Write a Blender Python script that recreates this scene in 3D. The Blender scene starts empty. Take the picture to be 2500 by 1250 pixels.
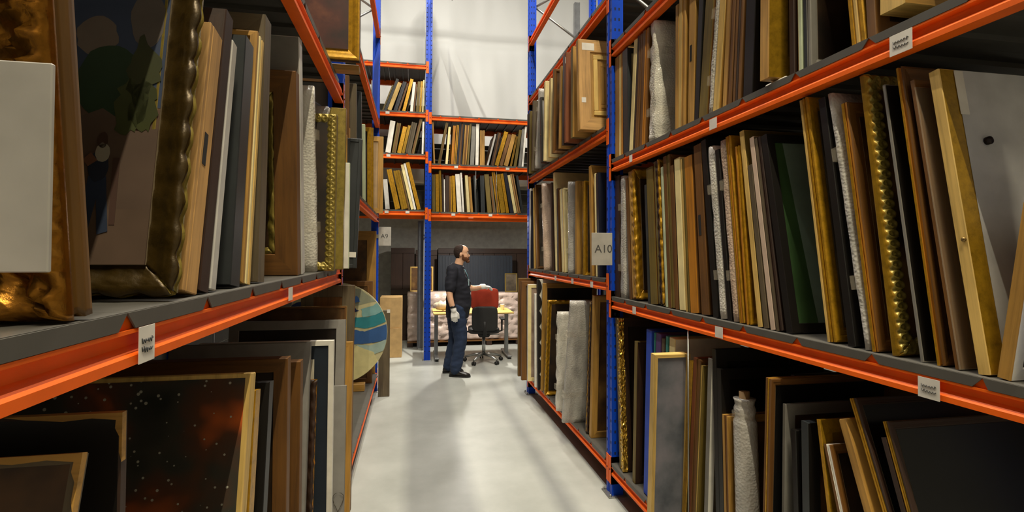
import bpy, bmesh, math, random
from mathutils import Matrix, Vector, noise
random.seed(7)
SC = bpy.context.scene
COL = SC.collection
PI = math.pi

# ------------------------------------------------------------------ camera, world, light, exposure
cam_data = bpy.data.cameras.new('camera')
cam_data.sensor_fit = 'HORIZONTAL'; cam_data.sensor_width = 36.0
cam_data.lens = 36.0 * 1260 / 2500
cam_data.shift_y = -0.0125
cam_data.clip_start = 0.02
cam = bpy.data.objects.new('camera', cam_data); COL.objects.link(cam)
yaw, pitch, roll = math.radians(10.785), 0.02, 0.004
fwd = Vector((math.sin(yaw) * math.cos(pitch), math.cos(yaw) * math.cos(pitch), math.sin(pitch)))
rgt = Vector((math.cos(yaw), -math.sin(yaw), 0)); up = rgt.cross(fwd)
r2 = rgt * math.cos(roll) + up * math.sin(roll); u2 = up * math.cos(roll) - rgt * math.sin(roll)
M = Matrix((r2, u2, -fwd)).transposed().to_4x4(); M.translation = (0, 0, 1.70)
cam.matrix_world = M
SC.camera = cam

world = bpy.data.worlds.new('world'); SC.world = world; world.use_nodes = True
bg = world.node_tree.nodes['Background']
bg.inputs[0].default_value = (1.0, .93, .82, 1); bg.inputs[1].default_value = .02

SC.view_settings.view_transform = 'Standard'; SC.view_settings.look = 'None'
SC.view_settings.gamma = 1.0; SC.view_settings.use_curve_mapping = False
SC.view_settings.exposure = 0.0

# ------------------------------------------------------------------ colours and materials
HEX = dict(tan='b3863c', tan2='c79a5c', pale='d8b364', cream='ecd99c', gold='ba8a1e', ochre='a07a1c', orange='b87716', brown='70491a',
           dkbrown='352012', olive='6f5c22', black='14110e', slate='2c3032', grey='7c7870', ltgrey='c4c0b8', white='e6e1d4', pink='cfb59f',
           mint='bcc6a4', green='27391f', navy='141727', redbr='80441c', blue='1c44b4', teal='3f938a', purple='5f3f7c', taupe='62553f',
           greymat='8f8b85', sack='cdbb98', sidebr='64430f', antique='8a5a16', oldgold='93803a', dkgilt='40300f')
def lin(h):
    if h in HEX: h = HEX[h]
    c = [int(h[i:i + 2], 16) / 255 for i in (0, 2, 4)]
    return tuple(x / 12.92 if x <= .04045 else ((x + .055) / 1.055) ** 2.4 for x in c)
MATS = {}
def newmat(key):
    m = bpy.data.materials.new(key); m.use_nodes = True
    nt = m.node_tree; b = nt.nodes['Principled BSDF']
    MATS[key] = m
    return m, nt, b
def N(nt, t, **kw):
    n = nt.nodes.new(t)
    for k, v in kw.items():
        if k in n.inputs: n.inputs[k].default_value = v
        else: setattr(n, k, v)
    return n
def ramp(nt, fac, stops):
    r = nt.nodes.new('ShaderNodeValToRGB'); e = r.color_ramp.elements
    while len(e) < len(stops): e.new(.5)
    for el, (p, c) in zip(e, stops): el.position = p; el.color = (*c, 1)
    nt.links.new(fac, r.inputs[0]); return r.outputs[0]
def scl(c, k): return tuple(min(1, x * k) for x in c)
def coords(nt, scale, rnd=True):
    tc = nt.nodes.new('ShaderNodeTexCoord'); mp = nt.nodes.new('ShaderNodeMapping')
    mp.inputs['Scale'].default_value = scale
    nt.links.new(tc.outputs['Object'], mp.inputs[0])
    if rnd:
        oi = nt.nodes.new('ShaderNodeObjectInfo'); mu = N(nt, 'ShaderNodeMath', operation='MULTIPLY'); mu.inputs[1].default_value = 37.
        nt.links.new(oi.outputs['Random'], mu.inputs[0]); nt.links.new(mu.outputs[0], mp.inputs['Location'])
    return mp.outputs[0]
def bump(nt, b, h, strength, dist=.004):
    n = N(nt, 'ShaderNodeBump'); n.inputs['Strength'].default_value = strength; n.inputs['Distance'].default_value = dist
    nt.links.new(h, n.inputs['Height']); nt.links.new(n.outputs[0], b.inputs['Normal'])
def wood(c, ax='z', rough=.55):
    key = f'wood_{c}_{ax}'
    if key in MATS: return MATS[key]
    m, nt, b = newmat(key); L = lin(c)
    s = (55, 55, 3.2) if ax == 'z' else (3.2, 55, 55)
    co = coords(nt, s)
    n = N(nt, 'ShaderNodeTexNoise', Scale=1.0, Detail=5., Roughness=.65); nt.links.new(co, n.inputs['Vector'])
    col = ramp(nt, n.outputs[0], [(.28, scl(L, .62)), (.5, L), (.72, scl(L, 1.22))])
    co2 = coords(nt, (4, 4, 4)); n2 = N(nt, 'ShaderNodeTexNoise', Scale=1., Detail=3.); nt.links.new(co2, n2.inputs['Vector'])
    mx = N(nt, 'ShaderNodeMix', data_type='RGBA', blend_type='MULTIPLY'); mx.inputs[0].default_value = .6
    nt.links.new(col, mx.inputs[6]); nt.links.new(ramp(nt, n2.outputs[0], [(.3, (.62, .6, .58)), (.6, (1, 1, 1))]), mx.inputs[7])
    nt.links.new(mx.outputs[2], b.inputs['Base Color'])
    b.inputs['Roughness'].default_value = rough
    bump(nt, b, n.outputs[0], .25, .002)
    return m
def gilt(c):
    key = f'gilt_{c}'
    if key in MATS: return MATS[key]
    m, nt, b = newmat(key); L = lin(c)
    co = coords(nt, (30, 30, 30)); n = N(nt, 'ShaderNodeTexNoise', Scale=1.2, Detail=6., Roughness=.7); nt.links.new(co, n.inputs['Vector'])
    nt.links.new(ramp(nt, n.outputs[0], [(.3, scl(L, .66)), (.5, L), (.75, scl(L, 1.3))]), b.inputs['Base Color'])
    b.inputs['Metallic'].default_value = .4; b.inputs['Roughness'].default_value = .34
    bump(nt, b, n.outputs[0], .35, .003)
    if c == 'antique': b.inputs['Metallic'].default_value = .8; b.inputs['Roughness'].default_value = .26
    return m
def plain(c, rough=.6, metal=0., var=.12, key=None):
    key = key or f'plain_{c}_{rough}_{metal}'
    if key in MATS: return MATS[key]
    m, nt, b = newmat(key); L = lin(c) if isinstance(c, str) else c
    co = coords(nt, (9, 9, 9)); n = N(nt, 'ShaderNodeTexNoise', Scale=1.3, Detail=4.); nt.links.new(co, n.inputs['Vector'])
    nt.links.new(ramp(nt, n.outputs[0], [(.3, scl(L, 1 - var)), (.7, scl(L, 1 + var))]), b.inputs['Base Color'])
    b.inputs['Roughness'].default_value = rough; b.inputs['Metallic'].default_value = metal
    return m
def wrapmat(c, alpha=.86):
    key = f'bubble_wrap_{c}'
    if key in MATS: return MATS[key]
    m, nt, b = newmat(key); L = lin(c)
    co = coords(nt, (95, 95, 95), False)
    v = N(nt, 'ShaderNodeTexVoronoi', Scale=1.); nt.links.new(co, v.inputs['Vector'])
    co2 = coords(nt, (14, 14, 5)); n = N(nt, 'ShaderNodeTexNoise', Scale=1.2, Detail=4.); nt.links.new(co2, n.inputs['Vector'])
    nt.links.new(ramp(nt, n.outputs[0], [(.3, scl(L, .74)), (.5, L), (.75, scl(L, 1.25))]), b.inputs['Base Color'])
    b.inputs['Roughness'].default_value = .2
    bump(nt, b, v.outputs['Distance'], .55, .004)
    tr = N(nt, 'ShaderNodeBsdfTransparent'); mix = N(nt, 'ShaderNodeMixShader'); mix.inputs[0].default_value = alpha
    nt.links.new(tr.outputs[0], mix.inputs[1]); nt.links.new(b.outputs[0], mix.inputs[2])
    nt.links.new(mix.outputs[0], nt.nodes['Material Output'].inputs[0])
    return m
def foilmat():
    if 'gold_foil' in MATS: return MATS['gold_foil']
    m, nt, b = newmat('gold_foil')
    b.inputs['Base Color'].default_value = (.62, .38, .06, 1); b.inputs['Metallic'].default_value = .9; b.inputs['Roughness'].default_value = .22
    co = coords(nt, (40, 40, 30)); v = N(nt, 'ShaderNodeTexVoronoi', Scale=1., feature='F1'); nt.links.new(co, v.inputs['Vector'])
    bump(nt, b, v.outputs['Distance'], .9, .008)
    return m
def art(key, stops, scale=5., rough=.45, stretch=(1, 1, 1), detail=4.):
    key = 'painted_' + key
    if key in MATS: return MATS[key]
    m, nt, b = newmat(key)
    co = coords(nt, stretch); n = N(nt, 'ShaderNodeTexNoise', Scale=scale, Detail=detail, Roughness=.55); nt.links.new(co, n.inputs['Vector'])
    nt.links.new(ramp(nt, n.outputs[0], [(p, lin(c)) for p, c in stops]), b.inputs['Base Color'])
    b.inputs['Roughness'].default_value = rough
    return m
def splatter():
    if 'painted_splatter' in MATS: return MATS['painted_splatter']
    m, nt, b = newmat('painted_splatter')
    co = coords(nt, (1, 1, 1), False)
    n = N(nt, 'ShaderNodeTexNoise', Scale=3.4, Detail=3.); nt.links.new(co, n.inputs['Vector'])
    base = ramp(nt, n.outputs[0], [(.36, lin('1c221a')), (.47, lin('3a3830')), (.56, lin('5a3622')), (.66, lin('c85f22'))])
    v = N(nt, 'ShaderNodeTexVoronoi', Scale=44., Randomness=1.); nt.links.new(co, v.inputs['Vector'])
    n2 = N(nt, 'ShaderNodeTexNoise', Scale=5.); nt.links.new(co, n2.inputs['Vector'])
    th = N(nt, 'ShaderNodeMath', operation='MULTIPLY'); th.inputs[1].default_value = .3; nt.links.new(n2.outputs[0], th.inputs[0])
    lt = N(nt, 'ShaderNodeMath', operation='LESS_THAN'); nt.links.new(v.outputs['Distance'], lt.inputs[0]); nt.links.new(th.outputs[0], lt.inputs[1])
    mx = N(nt, 'ShaderNodeMix', data_type='RGBA'); nt.links.new(lt.outputs[0], mx.inputs[0]); nt.links.new(base, mx.inputs[6])
    mx.inputs[7].default_value = (*lin('a9a695'), 1)
    nt.links.new(mx.outputs[2], b.inputs['Base Color']); b.inputs['Roughness'].default_value = .4
    return m
PIC = dict(
    dark=lambda: art('dark', [(.35, '14100b'), (.55, '2a1d12'), (.7, '3d2c1a')]),
    brownart=lambda: art('brown', [(.35, '2e1d0e'), (.55, '5b3d1c'), (.7, '7a5a2c')]),
    ochreart=lambda: art('ochre', [(.35, '55400f'), (.55, '86671f'), (.7, 'a5853a')], rough=.3),
    taupeart=lambda: art('taupe', [(.35, '3d352a'), (.55, '5b5040'), (.7, '726552')]),
    redart=lambda: art('red', [(.35, '28100a'), (.55, '4a1d10'), (.7, '6d3a20')]),
    pinkart=lambda: art('pale_pink', [(.35, '8d7666'), (.55, 'b59d8a'), (.7, 'cfbfae')]),
    black=lambda: plain('0b0a09', .35),
    green=lambda: art('green', [(.35, '2c4424'), (.55, '3a5832'), (.7, '4d6c48')], scale=2.),
    greyboard=lambda: plain('b9b7b4', .5), paleboard=lambda: plain('d8cd98', .6), tanboard=lambda: plain('a98a60', .6),
    greyblue=lambda: art('grey_blue', [(.3, '3c444c'), (.5, '6e7078'), (.72, '8d8790')], scale=4., detail=8.),
    navymat=lambda: plain('18222e', .6), greymat=lambda: plain('8f8b85', .7), splatter=splatter,
    landscape=lambda: art('dusky_ground', [(.35, '4d3b31'), (.55, '67503f'), (.7, '7d6550')], scale=3.),
)
GILTS = ('gold', 'ochre', 'antique', 'oldgold', 'dkgilt')
def cmat(c, ax='z'):
    if c in GILTS: return gilt(c)
    if c in ('black', 'navy', 'slate'): return plain(c, .42)
    if c in ('white', 'cream', 'mint', 'ltgrey', 'grey', 'greymat', 'pink', 'blue', 'teal', 'purple'): return plain(c, .6)
    return wood(c, ax)

# ------------------------------------------------------------------ mesh helpers
class MB:
    def __init__(s): s.v = []; s.f = []; s.m = []; s.sm = []
    def quad(s, a, mi=0, smooth=False): s.f.append(a); s.m.append(mi); s.sm.append(smooth)
    def box(s, x0, x1, y0, y1, z0, z1, mi=0, bev=0):
        if bev:
            bev = min(bev, (x1 - x0) * .3, (y1 - y0) * .3, (z1 - z0) * .3)
            o = len(s.v); P = {}
            for ix in (0, 1):
                for iy in (0, 1):
                    for iz in (0, 1):
                        X, Y, Z = (x0, x1)[ix], (y0, y1)[iy], (z0, z1)[iz]
                        dx, dy, dz = (bev, -bev)[ix], (bev, -bev)[iy], (bev, -bev)[iz]
                        P[ix, iy, iz] = (len(s.v), len(s.v) + 1, len(s.v) + 2)
                        s.v += [(X, Y + dy, Z + dz), (X + dx, Y, Z + dz), (X + dx, Y + dy, Z)]
            F = []
            for i in (0, 1):
                q = [P[i, 0, 0][0], P[i, 1, 0][0], P[i, 1, 1][0], P[i, 0, 1][0]]; F.append(q if i else q[::-1])
                q = [P[0, i, 0][1], P[1, i, 0][1], P[1, i, 1][1], P[0, i, 1][1]]; F.append(q[::-1] if i else q)
                q = [P[0, 0, i][2], P[1, 0, i][2], P[1, 1, i][2], P[0, 1, i][2]]; F.append(q if i else q[::-1])
            for a in (0, 1):
                for b2 in (0, 1):
                    F.append([P[a, b2, 0][0], P[a, b2, 1][0], P[a, b2, 1][1], P[a, b2, 0][1]])
                    F.append([P[a, 0, b2][0], P[a, 1, b2][0], P[a, 1, b2][2], P[a, 0, b2][2]])
                    F.append([P[0, a, b2][1], P[1, a, b2][1], P[1, a, b2][2], P[0, a, b2][2]])
            for k in P.values(): F.append(list(k))
            for q in F: s.quad(tuple(q), mi)
            return s
        o = len(s.v)
        s.v += [(x0, y0, z0), (x1, y0, z0), (x1, y1, z0), (x0, y1, z0), (x0, y0, z1), (x1, y0, z1), (x1, y1, z1), (x0, y1, z1)]
        for q in ((0, 3, 2, 1), (4, 5, 6, 7), (0, 1, 5, 4), (1, 2, 6, 5), (2, 3, 7, 6), (3, 0, 4, 7)): s.quad(tuple(o + i for i in q), mi)
        return s
    def prism(s, pts, a0, a1, axis='y', mi=0, mis=None):
        # pts: closed polygon in the plane normal to axis
        o = len(s.v); n = len(pts)
        for a in (a0, a1):
            for p in pts:
                s.v.append({'y': (p[0], a, p[1]), 'x': (a, p[0], p[1]), 'z': (p[0], p[1], a)}[axis])
        for i in range(n):
            j = (i + 1) % n; s.quad((o + i, o + j, o + n + j, o + n + i), mis[i] if mis else mi)
        s.quad(tuple(o + i for i in range(n))[::-1], mi); s.quad(tuple(o + n + i for i in range(n)), mi)
        return s
    def rings(s, rs, mi=0, cap=True, smooth=True, closed=True):
        o = len(s.v); n = len(rs[0])
        for r in rs: s.v += [tuple(p) for p in r]
        for k in range(len(rs) - 1):
            for i in range(n if closed else n - 1):
                j = (i + 1) % n; s.quad((o + k * n + i, o + k * n + j, o + (k + 1) * n + j, o + (k + 1) * n + i), mi, smooth)
        if cap:
            s.quad(tuple(o + i for i in range(n))[::-1], mi, smooth); e = o + (len(rs) - 1) * n
            s.quad(tuple(e + i for i in range(n)), mi, smooth)
        return s
    def tube(s, pts, r, n=10, mi=0, cap=True):
        pts = [Vector(p) for p in pts]; rr = r if isinstance(r, (list, tuple)) else [r] * len(pts); rs = []
        ref = None
        for i, p in enumerate(pts):
            d = (pts[min(i + 1, len(pts) - 1)] - pts[max(i - 1, 0)]).normalized()
            if ref is None: ref = Vector((0, 0, 1)) if abs(d.z) < .9 else Vector((1, 0, 0))
            a = d.cross(ref).normalized(); b = d.cross(a).normalized(); ref = -b if False else ref
            rs.append([p + (a * math.cos(t) + b * math.sin(t)) * rr[i] for t in [2 * PI * k / n for k in range(n)]])
        return s.rings(rs, mi, cap)
    def ell(s, c, r, n=14, m=9, mi=0):
        rs = []
        for k in range(m + 1):
            t = PI * (.02 + .96 * k / m); z = -math.cos(t); q = math.sin(t)
            rs.append([(c[0] + r[0] * q * math.cos(a), c[1] + r[1] * q * math.sin(a), c[2] + r[2] * z) for a in [2 * PI * i / n for i in range(n)]])
        return s.rings(rs, mi)
    def build(s, name, mats, parent=None, fix=True):
        me = bpy.data.meshes.new(name); me.from_pydata(s.v, [], s.f)
        mats = mats if isinstance(mats, (list, tuple)) else [mats]
        for m in mats: me.materials.append(m)
        me.polygons.foreach_set('material_index', s.m); me.polygons.foreach_set('use_smooth', s.sm)
        if fix:
            bm = bmesh.new(); bm.from_mesh(me); bmesh.ops.recalc_face_normals(bm, faces=bm.faces); bm.to_mesh(me); bm.free()
        me.update()
        o = bpy.data.objects.new(name, me); COL.objects.link(o)
        if parent: o.parent = parent
        return o
def empty(name, loc=(0, 0, 0), rot=(0, 0, 0)):
    o = bpy.data.objects.new(name, None); COL.objects.link(o); o.location = loc; o.rotation_euler = rot
    o.empty_display_size = .1
    return o
def tag(o, label=None, cat=None, group=None, kind=None):
    if label: o['label'] = label
    if cat: o['category'] = cat
    if group: o['group'] = group
    if kind: o['kind'] = kind
    return o
def dupe(src, parent, loc=None):
    c = src.copy(); COL.objects.link(c); c.parent = parent
    if loc is not None: c.location = loc
    return c
def text(body, size, name, mat, parent, mtx, ext=.0006):
    cu = bpy.data.curves.new(name, 'FONT'); cu.body = body; cu.size = size; cu.extrude = ext; cu.align_x = 'CENTER'; cu.align_y = 'CENTER'
    t = bpy.data.objects.new('tmp_text', cu); COL.objects.link(t)
    dg = bpy.context.evaluated_depsgraph_get(); me = bpy.data.meshes.new_from_object(t.evaluated_get(dg))
    bpy.data.objects.remove(t); bpy.data.curves.remove(cu)
    me.materials.clear(); me.materials.append(mat)
    o = bpy.data.objects.new(name, me); COL.objects.link(o); o.parent = parent; o.matrix_local = mtx
    return o

# ------------------------------------------------------------------ ceiling lamps, an added batten and added overhead shadow casters
def lamp_tube(label, x, y0, y1, z, watts, warm, top=8.2):
    t = empty('linear_ceiling_lamp', (x, (y0 + y1) / 2, z)); h = (y1 - y0) / 2
    MB().box(-.05, .05, -h, h, 0, .06 if top > 3 else .024, bev=.006).build('lamp_housing', plain('white', .5), t)
    em, nt, b = newmat('lamp_diffuser_%d' % len(MATS)); b.inputs['Base Color'].default_value = (.9, .9, .85, 1)
    b.inputs['Emission Color'].default_value = (*warm, 1); b.inputs['Emission Strength'].default_value = 6 if top > 3 else 1
    MB().box(-.04, .04, -h + .01, h - .01, -.012, 0).build('diffuser', em, t)
    for s in (-1, 1) if top > 3 else (): MB().tube([(0, s * h * .7, .06), (0, s * h * .7, max(.0605, top - z))], .004, 6).build('suspension_wire', plain('grey', .4, .8), t)
    ld = bpy.data.lights.new('lamp_light', 'AREA'); ld.shape = 'RECTANGLE'; ld.size = .035; ld.size_y = 2 * h - .04; ld.energy = watts; ld.color = warm
    lo = bpy.data.objects.new('lamp_light', ld); COL.objects.link(lo); lo.parent = t; lo.location = (0, 0, -.02)
    tag(t, label, 'lamp', 'linear ceiling lamps')
WARM = (1.0, .945, .85)
WARMER = (1.0, .90, .66)
lamp_tube('long ceiling lamp above the aisle centre', .45, 1.5, 7.2, 7.9, 78, WARM)
lamp_tube('long ceiling lamp on the landscape rack side of the aisle', -.3, 1.5, 7.2, 7.9, 280, WARM)
lamp_tube('long ceiling lamp on the A10 side of the aisle', 1.15, 1.5, 7.2, 7.9, 280, WARM)
lamp_tube('ceiling lamp above the aisle start', .45, -2.8, .6, 7.9, 470, WARMER)
lamp_tube('added short batten lamp hidden under the lowest shelf of the end rack', .95, 8.40, 8.75, 2.312, 70, WARM, 2.336)  # added lamp, kept out of sight, to brighten the back wall
ct = empty('added_shade_tray', (.387, 3.0, 5.9)); tag(ct, 'added narrow tray high above the aisle, shading a floor stripe', 'shadow caster')  # added out of view, only to cast the wide shadow stripe on the floor
MB().box(-.057, .057, -6, 5.5, 0, .012).build('tray_bottom', plain('grey', .5, .6), ct)
for s in (-1, 1): MB().box(s * .057 - .003, s * .057 + .003, -6, 5.5, 0, .05).build('tray_side', plain('grey', .5, .6), ct)
for y in (-4, 0, 4): MB().tube([(0, y, .012), (0, y, 2.3)], .005, 6).build('hanger_rod', plain('grey', .4, .8), ct)
cp_ = empty('added_shade_pipe', (.594, 3.0, 5.9)); tag(cp_, 'added thin pipe beside the tray, shading a narrow floor stripe', 'pipe')  # added out of view to cast the thin floor shadow
MB().tube([(0, -6, 0), (0, 5.5, 0)], .016, 8).build('pipe_run', plain('grey', .4, .8), cp_)
for y in (-4, 0, 4): MB().tube([(0, y, .014), (0, y, 2.3)], .004, 6).build('hanger_rod', plain('grey', .4, .8), cp_)


# ------------------------------------------------------------------ room shell
def struct(name, mb, mat, label, cat):
    o = mb.build(name, mat); tag(o, label, cat, kind='structure'); return o
m, nt, b = newmat('floor_epoxy')
co = coords(nt, (1, 1, 1), False)
n = N(nt, 'ShaderNodeTexNoise', Scale=2.2, Detail=6., Roughness=.6); nt.links.new(co, n.inputs['Vector'])
nt.links.new(ramp(nt, n.outputs[0], [(.3, lin('a1a39c')), (.7, lin('b4b6af'))]), b.inputs['Base Color'])
b.inputs['Roughness'].default_value = .42; b.inputs['Specular IOR Level'].default_value = .3
n3 = N(nt, 'ShaderNodeTexNoise', Scale=160., Detail=2.); nt.links.new(co, n3.inputs['Vector']); bump(nt, b, n3.outputs[0], .12, .002)
struct('floor', MB().box(-6, 7, -4, 11.2, -.1, 0), m, 'light grey epoxy warehouse floor', 'floor')
wallm = plain('a09d94', .8, key='wall_paint')
struct('wall_back', MB().box(-6, 7, 11, 11.2, 0, 8.2), wallm, 'grey wall behind the end rack', 'wall')
struct('wall_left', MB().box(-6.2, -6, -4, 11.2, 0, 8.2), wallm, 'grey side wall behind the landscape rack', 'wall')
struct('wall_right', MB().box(7, 7.2, -4, 11.2, 0, 8.2), wallm, 'grey side wall behind the A10 rack', 'wall')
struct('wall_front', MB().box(-6, 7, -4.2, -4, 0, 8.2), wallm, 'grey wall at the aisle start', 'wall')
struct('ceiling', MB().box(-6.2, 7.2, -4.2, 11.2, 8.2, 8.4), plain('b5b3ad', .8), 'pale warehouse ceiling', 'ceiling')

# white tarpaulin hung behind the end rack
m, nt, b = newmat('white_tarpaulin'); b.inputs['Base Color'].default_value = (*lin('d6d7d4'), 1); b.inputs['Roughness'].default_value = .5
mb = MB(); nx, nz = 150, 80; rows = []
for k in range(nz + 1):
    z = 3.0 + 5.0 * k / nz; r = []
    for i in range(nx + 1):
        x = -3.4 + 7.2 * i / nx
        low = max(0, 1 - (z - 3.2) / 2.2)
        d = .035 * math.sin(x * 7.5 + 1.6 * noise.noise(Vector((x * .7, 0, z * .25)))) * (.25 + low) + .06 * noise.noise(Vector((x * 1.1, 3, z * .5)))
        d += .03 * noise.noise(Vector((x * 4, 9, z * 1.2 + x))) * (.4 + low)
        d += .05 * math.exp(-((z - 5.75) / .09) ** 2)
        r.append((x, 9.75 + d, z))
    rows.append(r)
mb.rings(rows, 0, False, True, False)
cur = mb.build('tarpaulin_curtain', m, fix=False); tag(cur, 'white creased tarpaulin sheet hanging behind the end rack', 'curtain')
mod = cur.modifiers.new('thick', 'SOLIDIFY'); mod.thickness = .004

# ------------------------------------------------------------------ pallet racks
def steel(c, rough, name):
    if name in MATS: return MATS[name]
    m, nt, b = newmat(name); L = lin(c)
    co = coords(nt, (3, 3, 3), False); n = N(nt, 'ShaderNodeTexNoise', Scale=4., Detail=6.); nt.links.new(co, n.inputs['Vector'])
    nt.links.new(ramp(nt, n.outputs[0], [(.3, scl(L, .86)), (.7, L)]), b.inputs['Base Color'])
    b.inputs['Roughness'].default_value = rough; b.inputs['Specular IOR Level'].default_value = .3
    return m
ORANGE = steel('ff6c0e', .5, 'orange_powder_coat'); BLUE = steel('0e46c4', .4, 'blue_powder_coat')
GALV = plain('9d9d98', .38, .75); DECK = steel('5b5852', .45, 'deck_grey_steel'); HOLE = plain('0a1230', .8); BACKP = steel('5a5852', .6, 'back_panel_steel')
PAPER = plain('dcd6ca', .7)
BEAMP = [(.045, -.003), (.004, -.003), (.004, -.028), (-.002, -.028), (-.002, -.034), (.013, -.039), (.013, -.056), (-.002, -.07), (-.002, -.085), (.045, -.085)]
def post_mesh(h, pitch=.05):
    if 'post' in MATS: pass
    mb = MB()
    # omega upright section: two flanges and a face with a shallow groove
    sec = [(0, -.05), (0, -.022), (.006, -.016), (.006, .016), (0, .022), (0, .05), (.085, .05), (.085, .036), (.075, .036), (.075, -.036), (.085, -.036), (.085, -.05)]
    mb.prism(sec, 0, h, 'z'); return mb
def hole_mesh(h):
    mb = MB(); k = 0; z = .15
    while z < h - .05:
        for y in (-.034, .034):
            mb.prism([(y - .006, z - .011), (y + .006, z - .011), (y + .008, z + .008), (y - .008, z + .008)], -.0006, .001, 'x')
        for x in (.025, .055): mb.prism([(x - .005, z - .01), (x + .005, z - .01), (x + .006, z + .01), (x - .006, z + .01)], -.0506, -.0496, 'y')
        z += .075
    return mb
def panel_mb(D):
    mb = MB(); w = .1555
    mb.box(0, D, -w, w, -.003, 0)
    mb.prism([(-w, -.001), (w, -.001), (w - .004, -.006), (w - .024, -.027), (-w + .024, -.027), (-w + .004, -.006)], -.003, 0, 'x')
    for y in (-.07, .07): mb.box(.02, D - .02, y - .012, y + .012, -.02, -.003)
    return mb
def make_rack(name, label, loc, rz, posts, h, bays, D, holes=True, rear='BLUE', first_joint=None):
    root = empty(name, loc, (0, 0, rz)); tag(root, label, 'rack')
    P = None
    for y in posts:
        for x in (0, D):
            mat = BLUE if (x == 0 or rear == 'BLUE') else plain('8b8d8f', .45, .3)
            p = post_mesh(h).build('upright_post', mat, root)
            p.location = (x, y, 0)
            if x: p.scale = (-1, 1, 1)
            q = MB().box(-.03, .115, -.075, .075, 0, .008, bev=.003).build('base_plate', GALV, p)
            for yy in (-.062, .062): MB().tube([(-.015, yy, .008), (-.015, yy, .024)], .009, 6).build('bolt', GALV, p)
            if x == 0: MB_h = hole_mesh(h).build('punched_holes', HOLE, p); MB_h['kind'] = 'stuff'
        z = .35; s = 1
        while z < h - .7:
            a, b2 = (.08, D - .08) if s > 0 else (D - .08, .08)
            mb = MB(); mb.tube([(a, y, z), (b2, y, z + .55)], .014, 6); mb.build('diagonal_brace', GALV, root)
            z += .55; s = -s
    pm = panel_mb(D)
    proto = None
    for (y0, y1, levels, joint, backs) in bays:
        L0, L1 = y0 + .05, y1 - .05
        for li, zt in enumerate(levels):
            for x, sg in ((0, 1), (D, -1)) if zt < 4.2 or D < 1 else ((0, 1),):
                bm_ = MB().prism([(sg * o, z) for o, z in BEAMP], L0, L1, 'y').build('shelf_beam', ORANGE, root)
                bm_.location = (x, 0, zt)
                for yy, s in ((L0, -1), (L1, 1)):
                    c = MB().box(min(sg * -.004, sg * .06), max(sg * -.004, sg * .06), min(yy, yy + s * .004), max(yy, yy + s * .004), -.15, .04)
                    c.box(min(sg * -.004, 0), max(sg * -.004, 0), min(yy, yy + s * .046), max(yy, yy + s * .046), -.15, .04)
                    c = c.build('beam_connector', ORANGE, bm_)
                    if x == 0: MB().tube([(-.004, yy + s * .025, -.05), (-.009, yy + s * .025, -.05)], .007, 6).build('rivet', plain('7a1d08', .5), bm_)
            # decking panels
            y = joint
            while y - .312 > L0 + .0: y -= .312
            while y < L1 - .02 and (zt < 4.2 or D < 1):
                a = max(y, L0); e = min(y + .312, L1)
                if e - a > .05:
                    if proto is None:
                        proto = pm.build('deck_panel', DECK, root); d = proto
                    else: d = dupe(proto, root)
                    d.location = (0, (a + e) / 2, zt); d.scale = (1, (e - a) / .312, 1)
                y += .312
        for (z0, z1) in backs:
            k = z0; bp = MB()
            while k < z1 - .02:
                e = min(k + .2, z1); bp = MB().box(D - .06, D - .052, L0, L1, k, e - .006)
                bp.build('back_panel', BACKP, root); k += .2
    return root
def card(rack, y, z, w, hgt, scribble=0, o=-.006):
    c = MB().box(o - .001, o, y - w / 2, y + w / 2, z - hgt / 2, z + hgt / 2).build('shelf_label', PAPER, rack)
    if scribble:
        ink = plain('3a3a3a', .8)
        for r in range(scribble):
            zz = z + hgt * (.12 - .26 * r); pts = []
            for k in range(15): pts.append((o - .0016, y + w * (-.34 + .68 * k / 14), zz + hgt * .085 * math.sin(k * 2.3 + r) * (1 if k % 3 else .3)))
            MB().tube(pts, hgt * .018, 4).build('handwriting', ink, c)
    return c
RR = make_rack('pallet_rack', 'blue and orange storage rack carrying the A10 sign', (1.375, 0, 0), 0, (.83, 3.5, 6.17), 5.6,
   [(.83, 3.5, (.235, 1.40, 2.37, 3.19), 3.217 - 8 * .312, [(.25, 1.3), (1.42, 2.25), (2.4, 3.1)]), (3.5, 6.17, (.235, 1.52, 2.64, 3.60, 4.33), 3.56, [(.25, 1.4), (1.54, 2.5), (2.66, 3.3)])], 1.0)
for (y, z, w, hh, s) in ((3.06, 1.345, .05, .045, 0), (2.14, 1.345, .06, .05, 0), (1.165, 1.34, .06, .055, 2), (3.11, 2.315, .045, .045, 0), (2.18, 2.31, .06, .05, 0), (1.235, 2.31, .07, .06, 2)): card(RR, y, z, w, hh, s)
for (y, z) in ((4.9, 1.46), (4.35, 1.46), (3.85, 1.46), (2.72, .18)): card(RR, y, z, .06, .045)
LR = make_rack('pallet_rack', 'blue and orange storage rack across the aisle from A10', (-.43, 0, 0), PI, (-6.6, -3.3, -.15), 5.6,
   [(-3.3, -.15, (.235, 1.608, 2.69), -1.136 - 6 * .27, [(.25, 1.5), (1.62, 2.6), (2.72, 3.3)]), (-6.6, -3.3, (.235, 2.165, 3.33, 4.45), -6.5, [(.25, 2.0), (2.2, 3.2)])], 1.0)
card(LR, -.935, 1.552, .05, .058, 2); card(LR, -1.93, 1.555, .06, .045)
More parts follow.
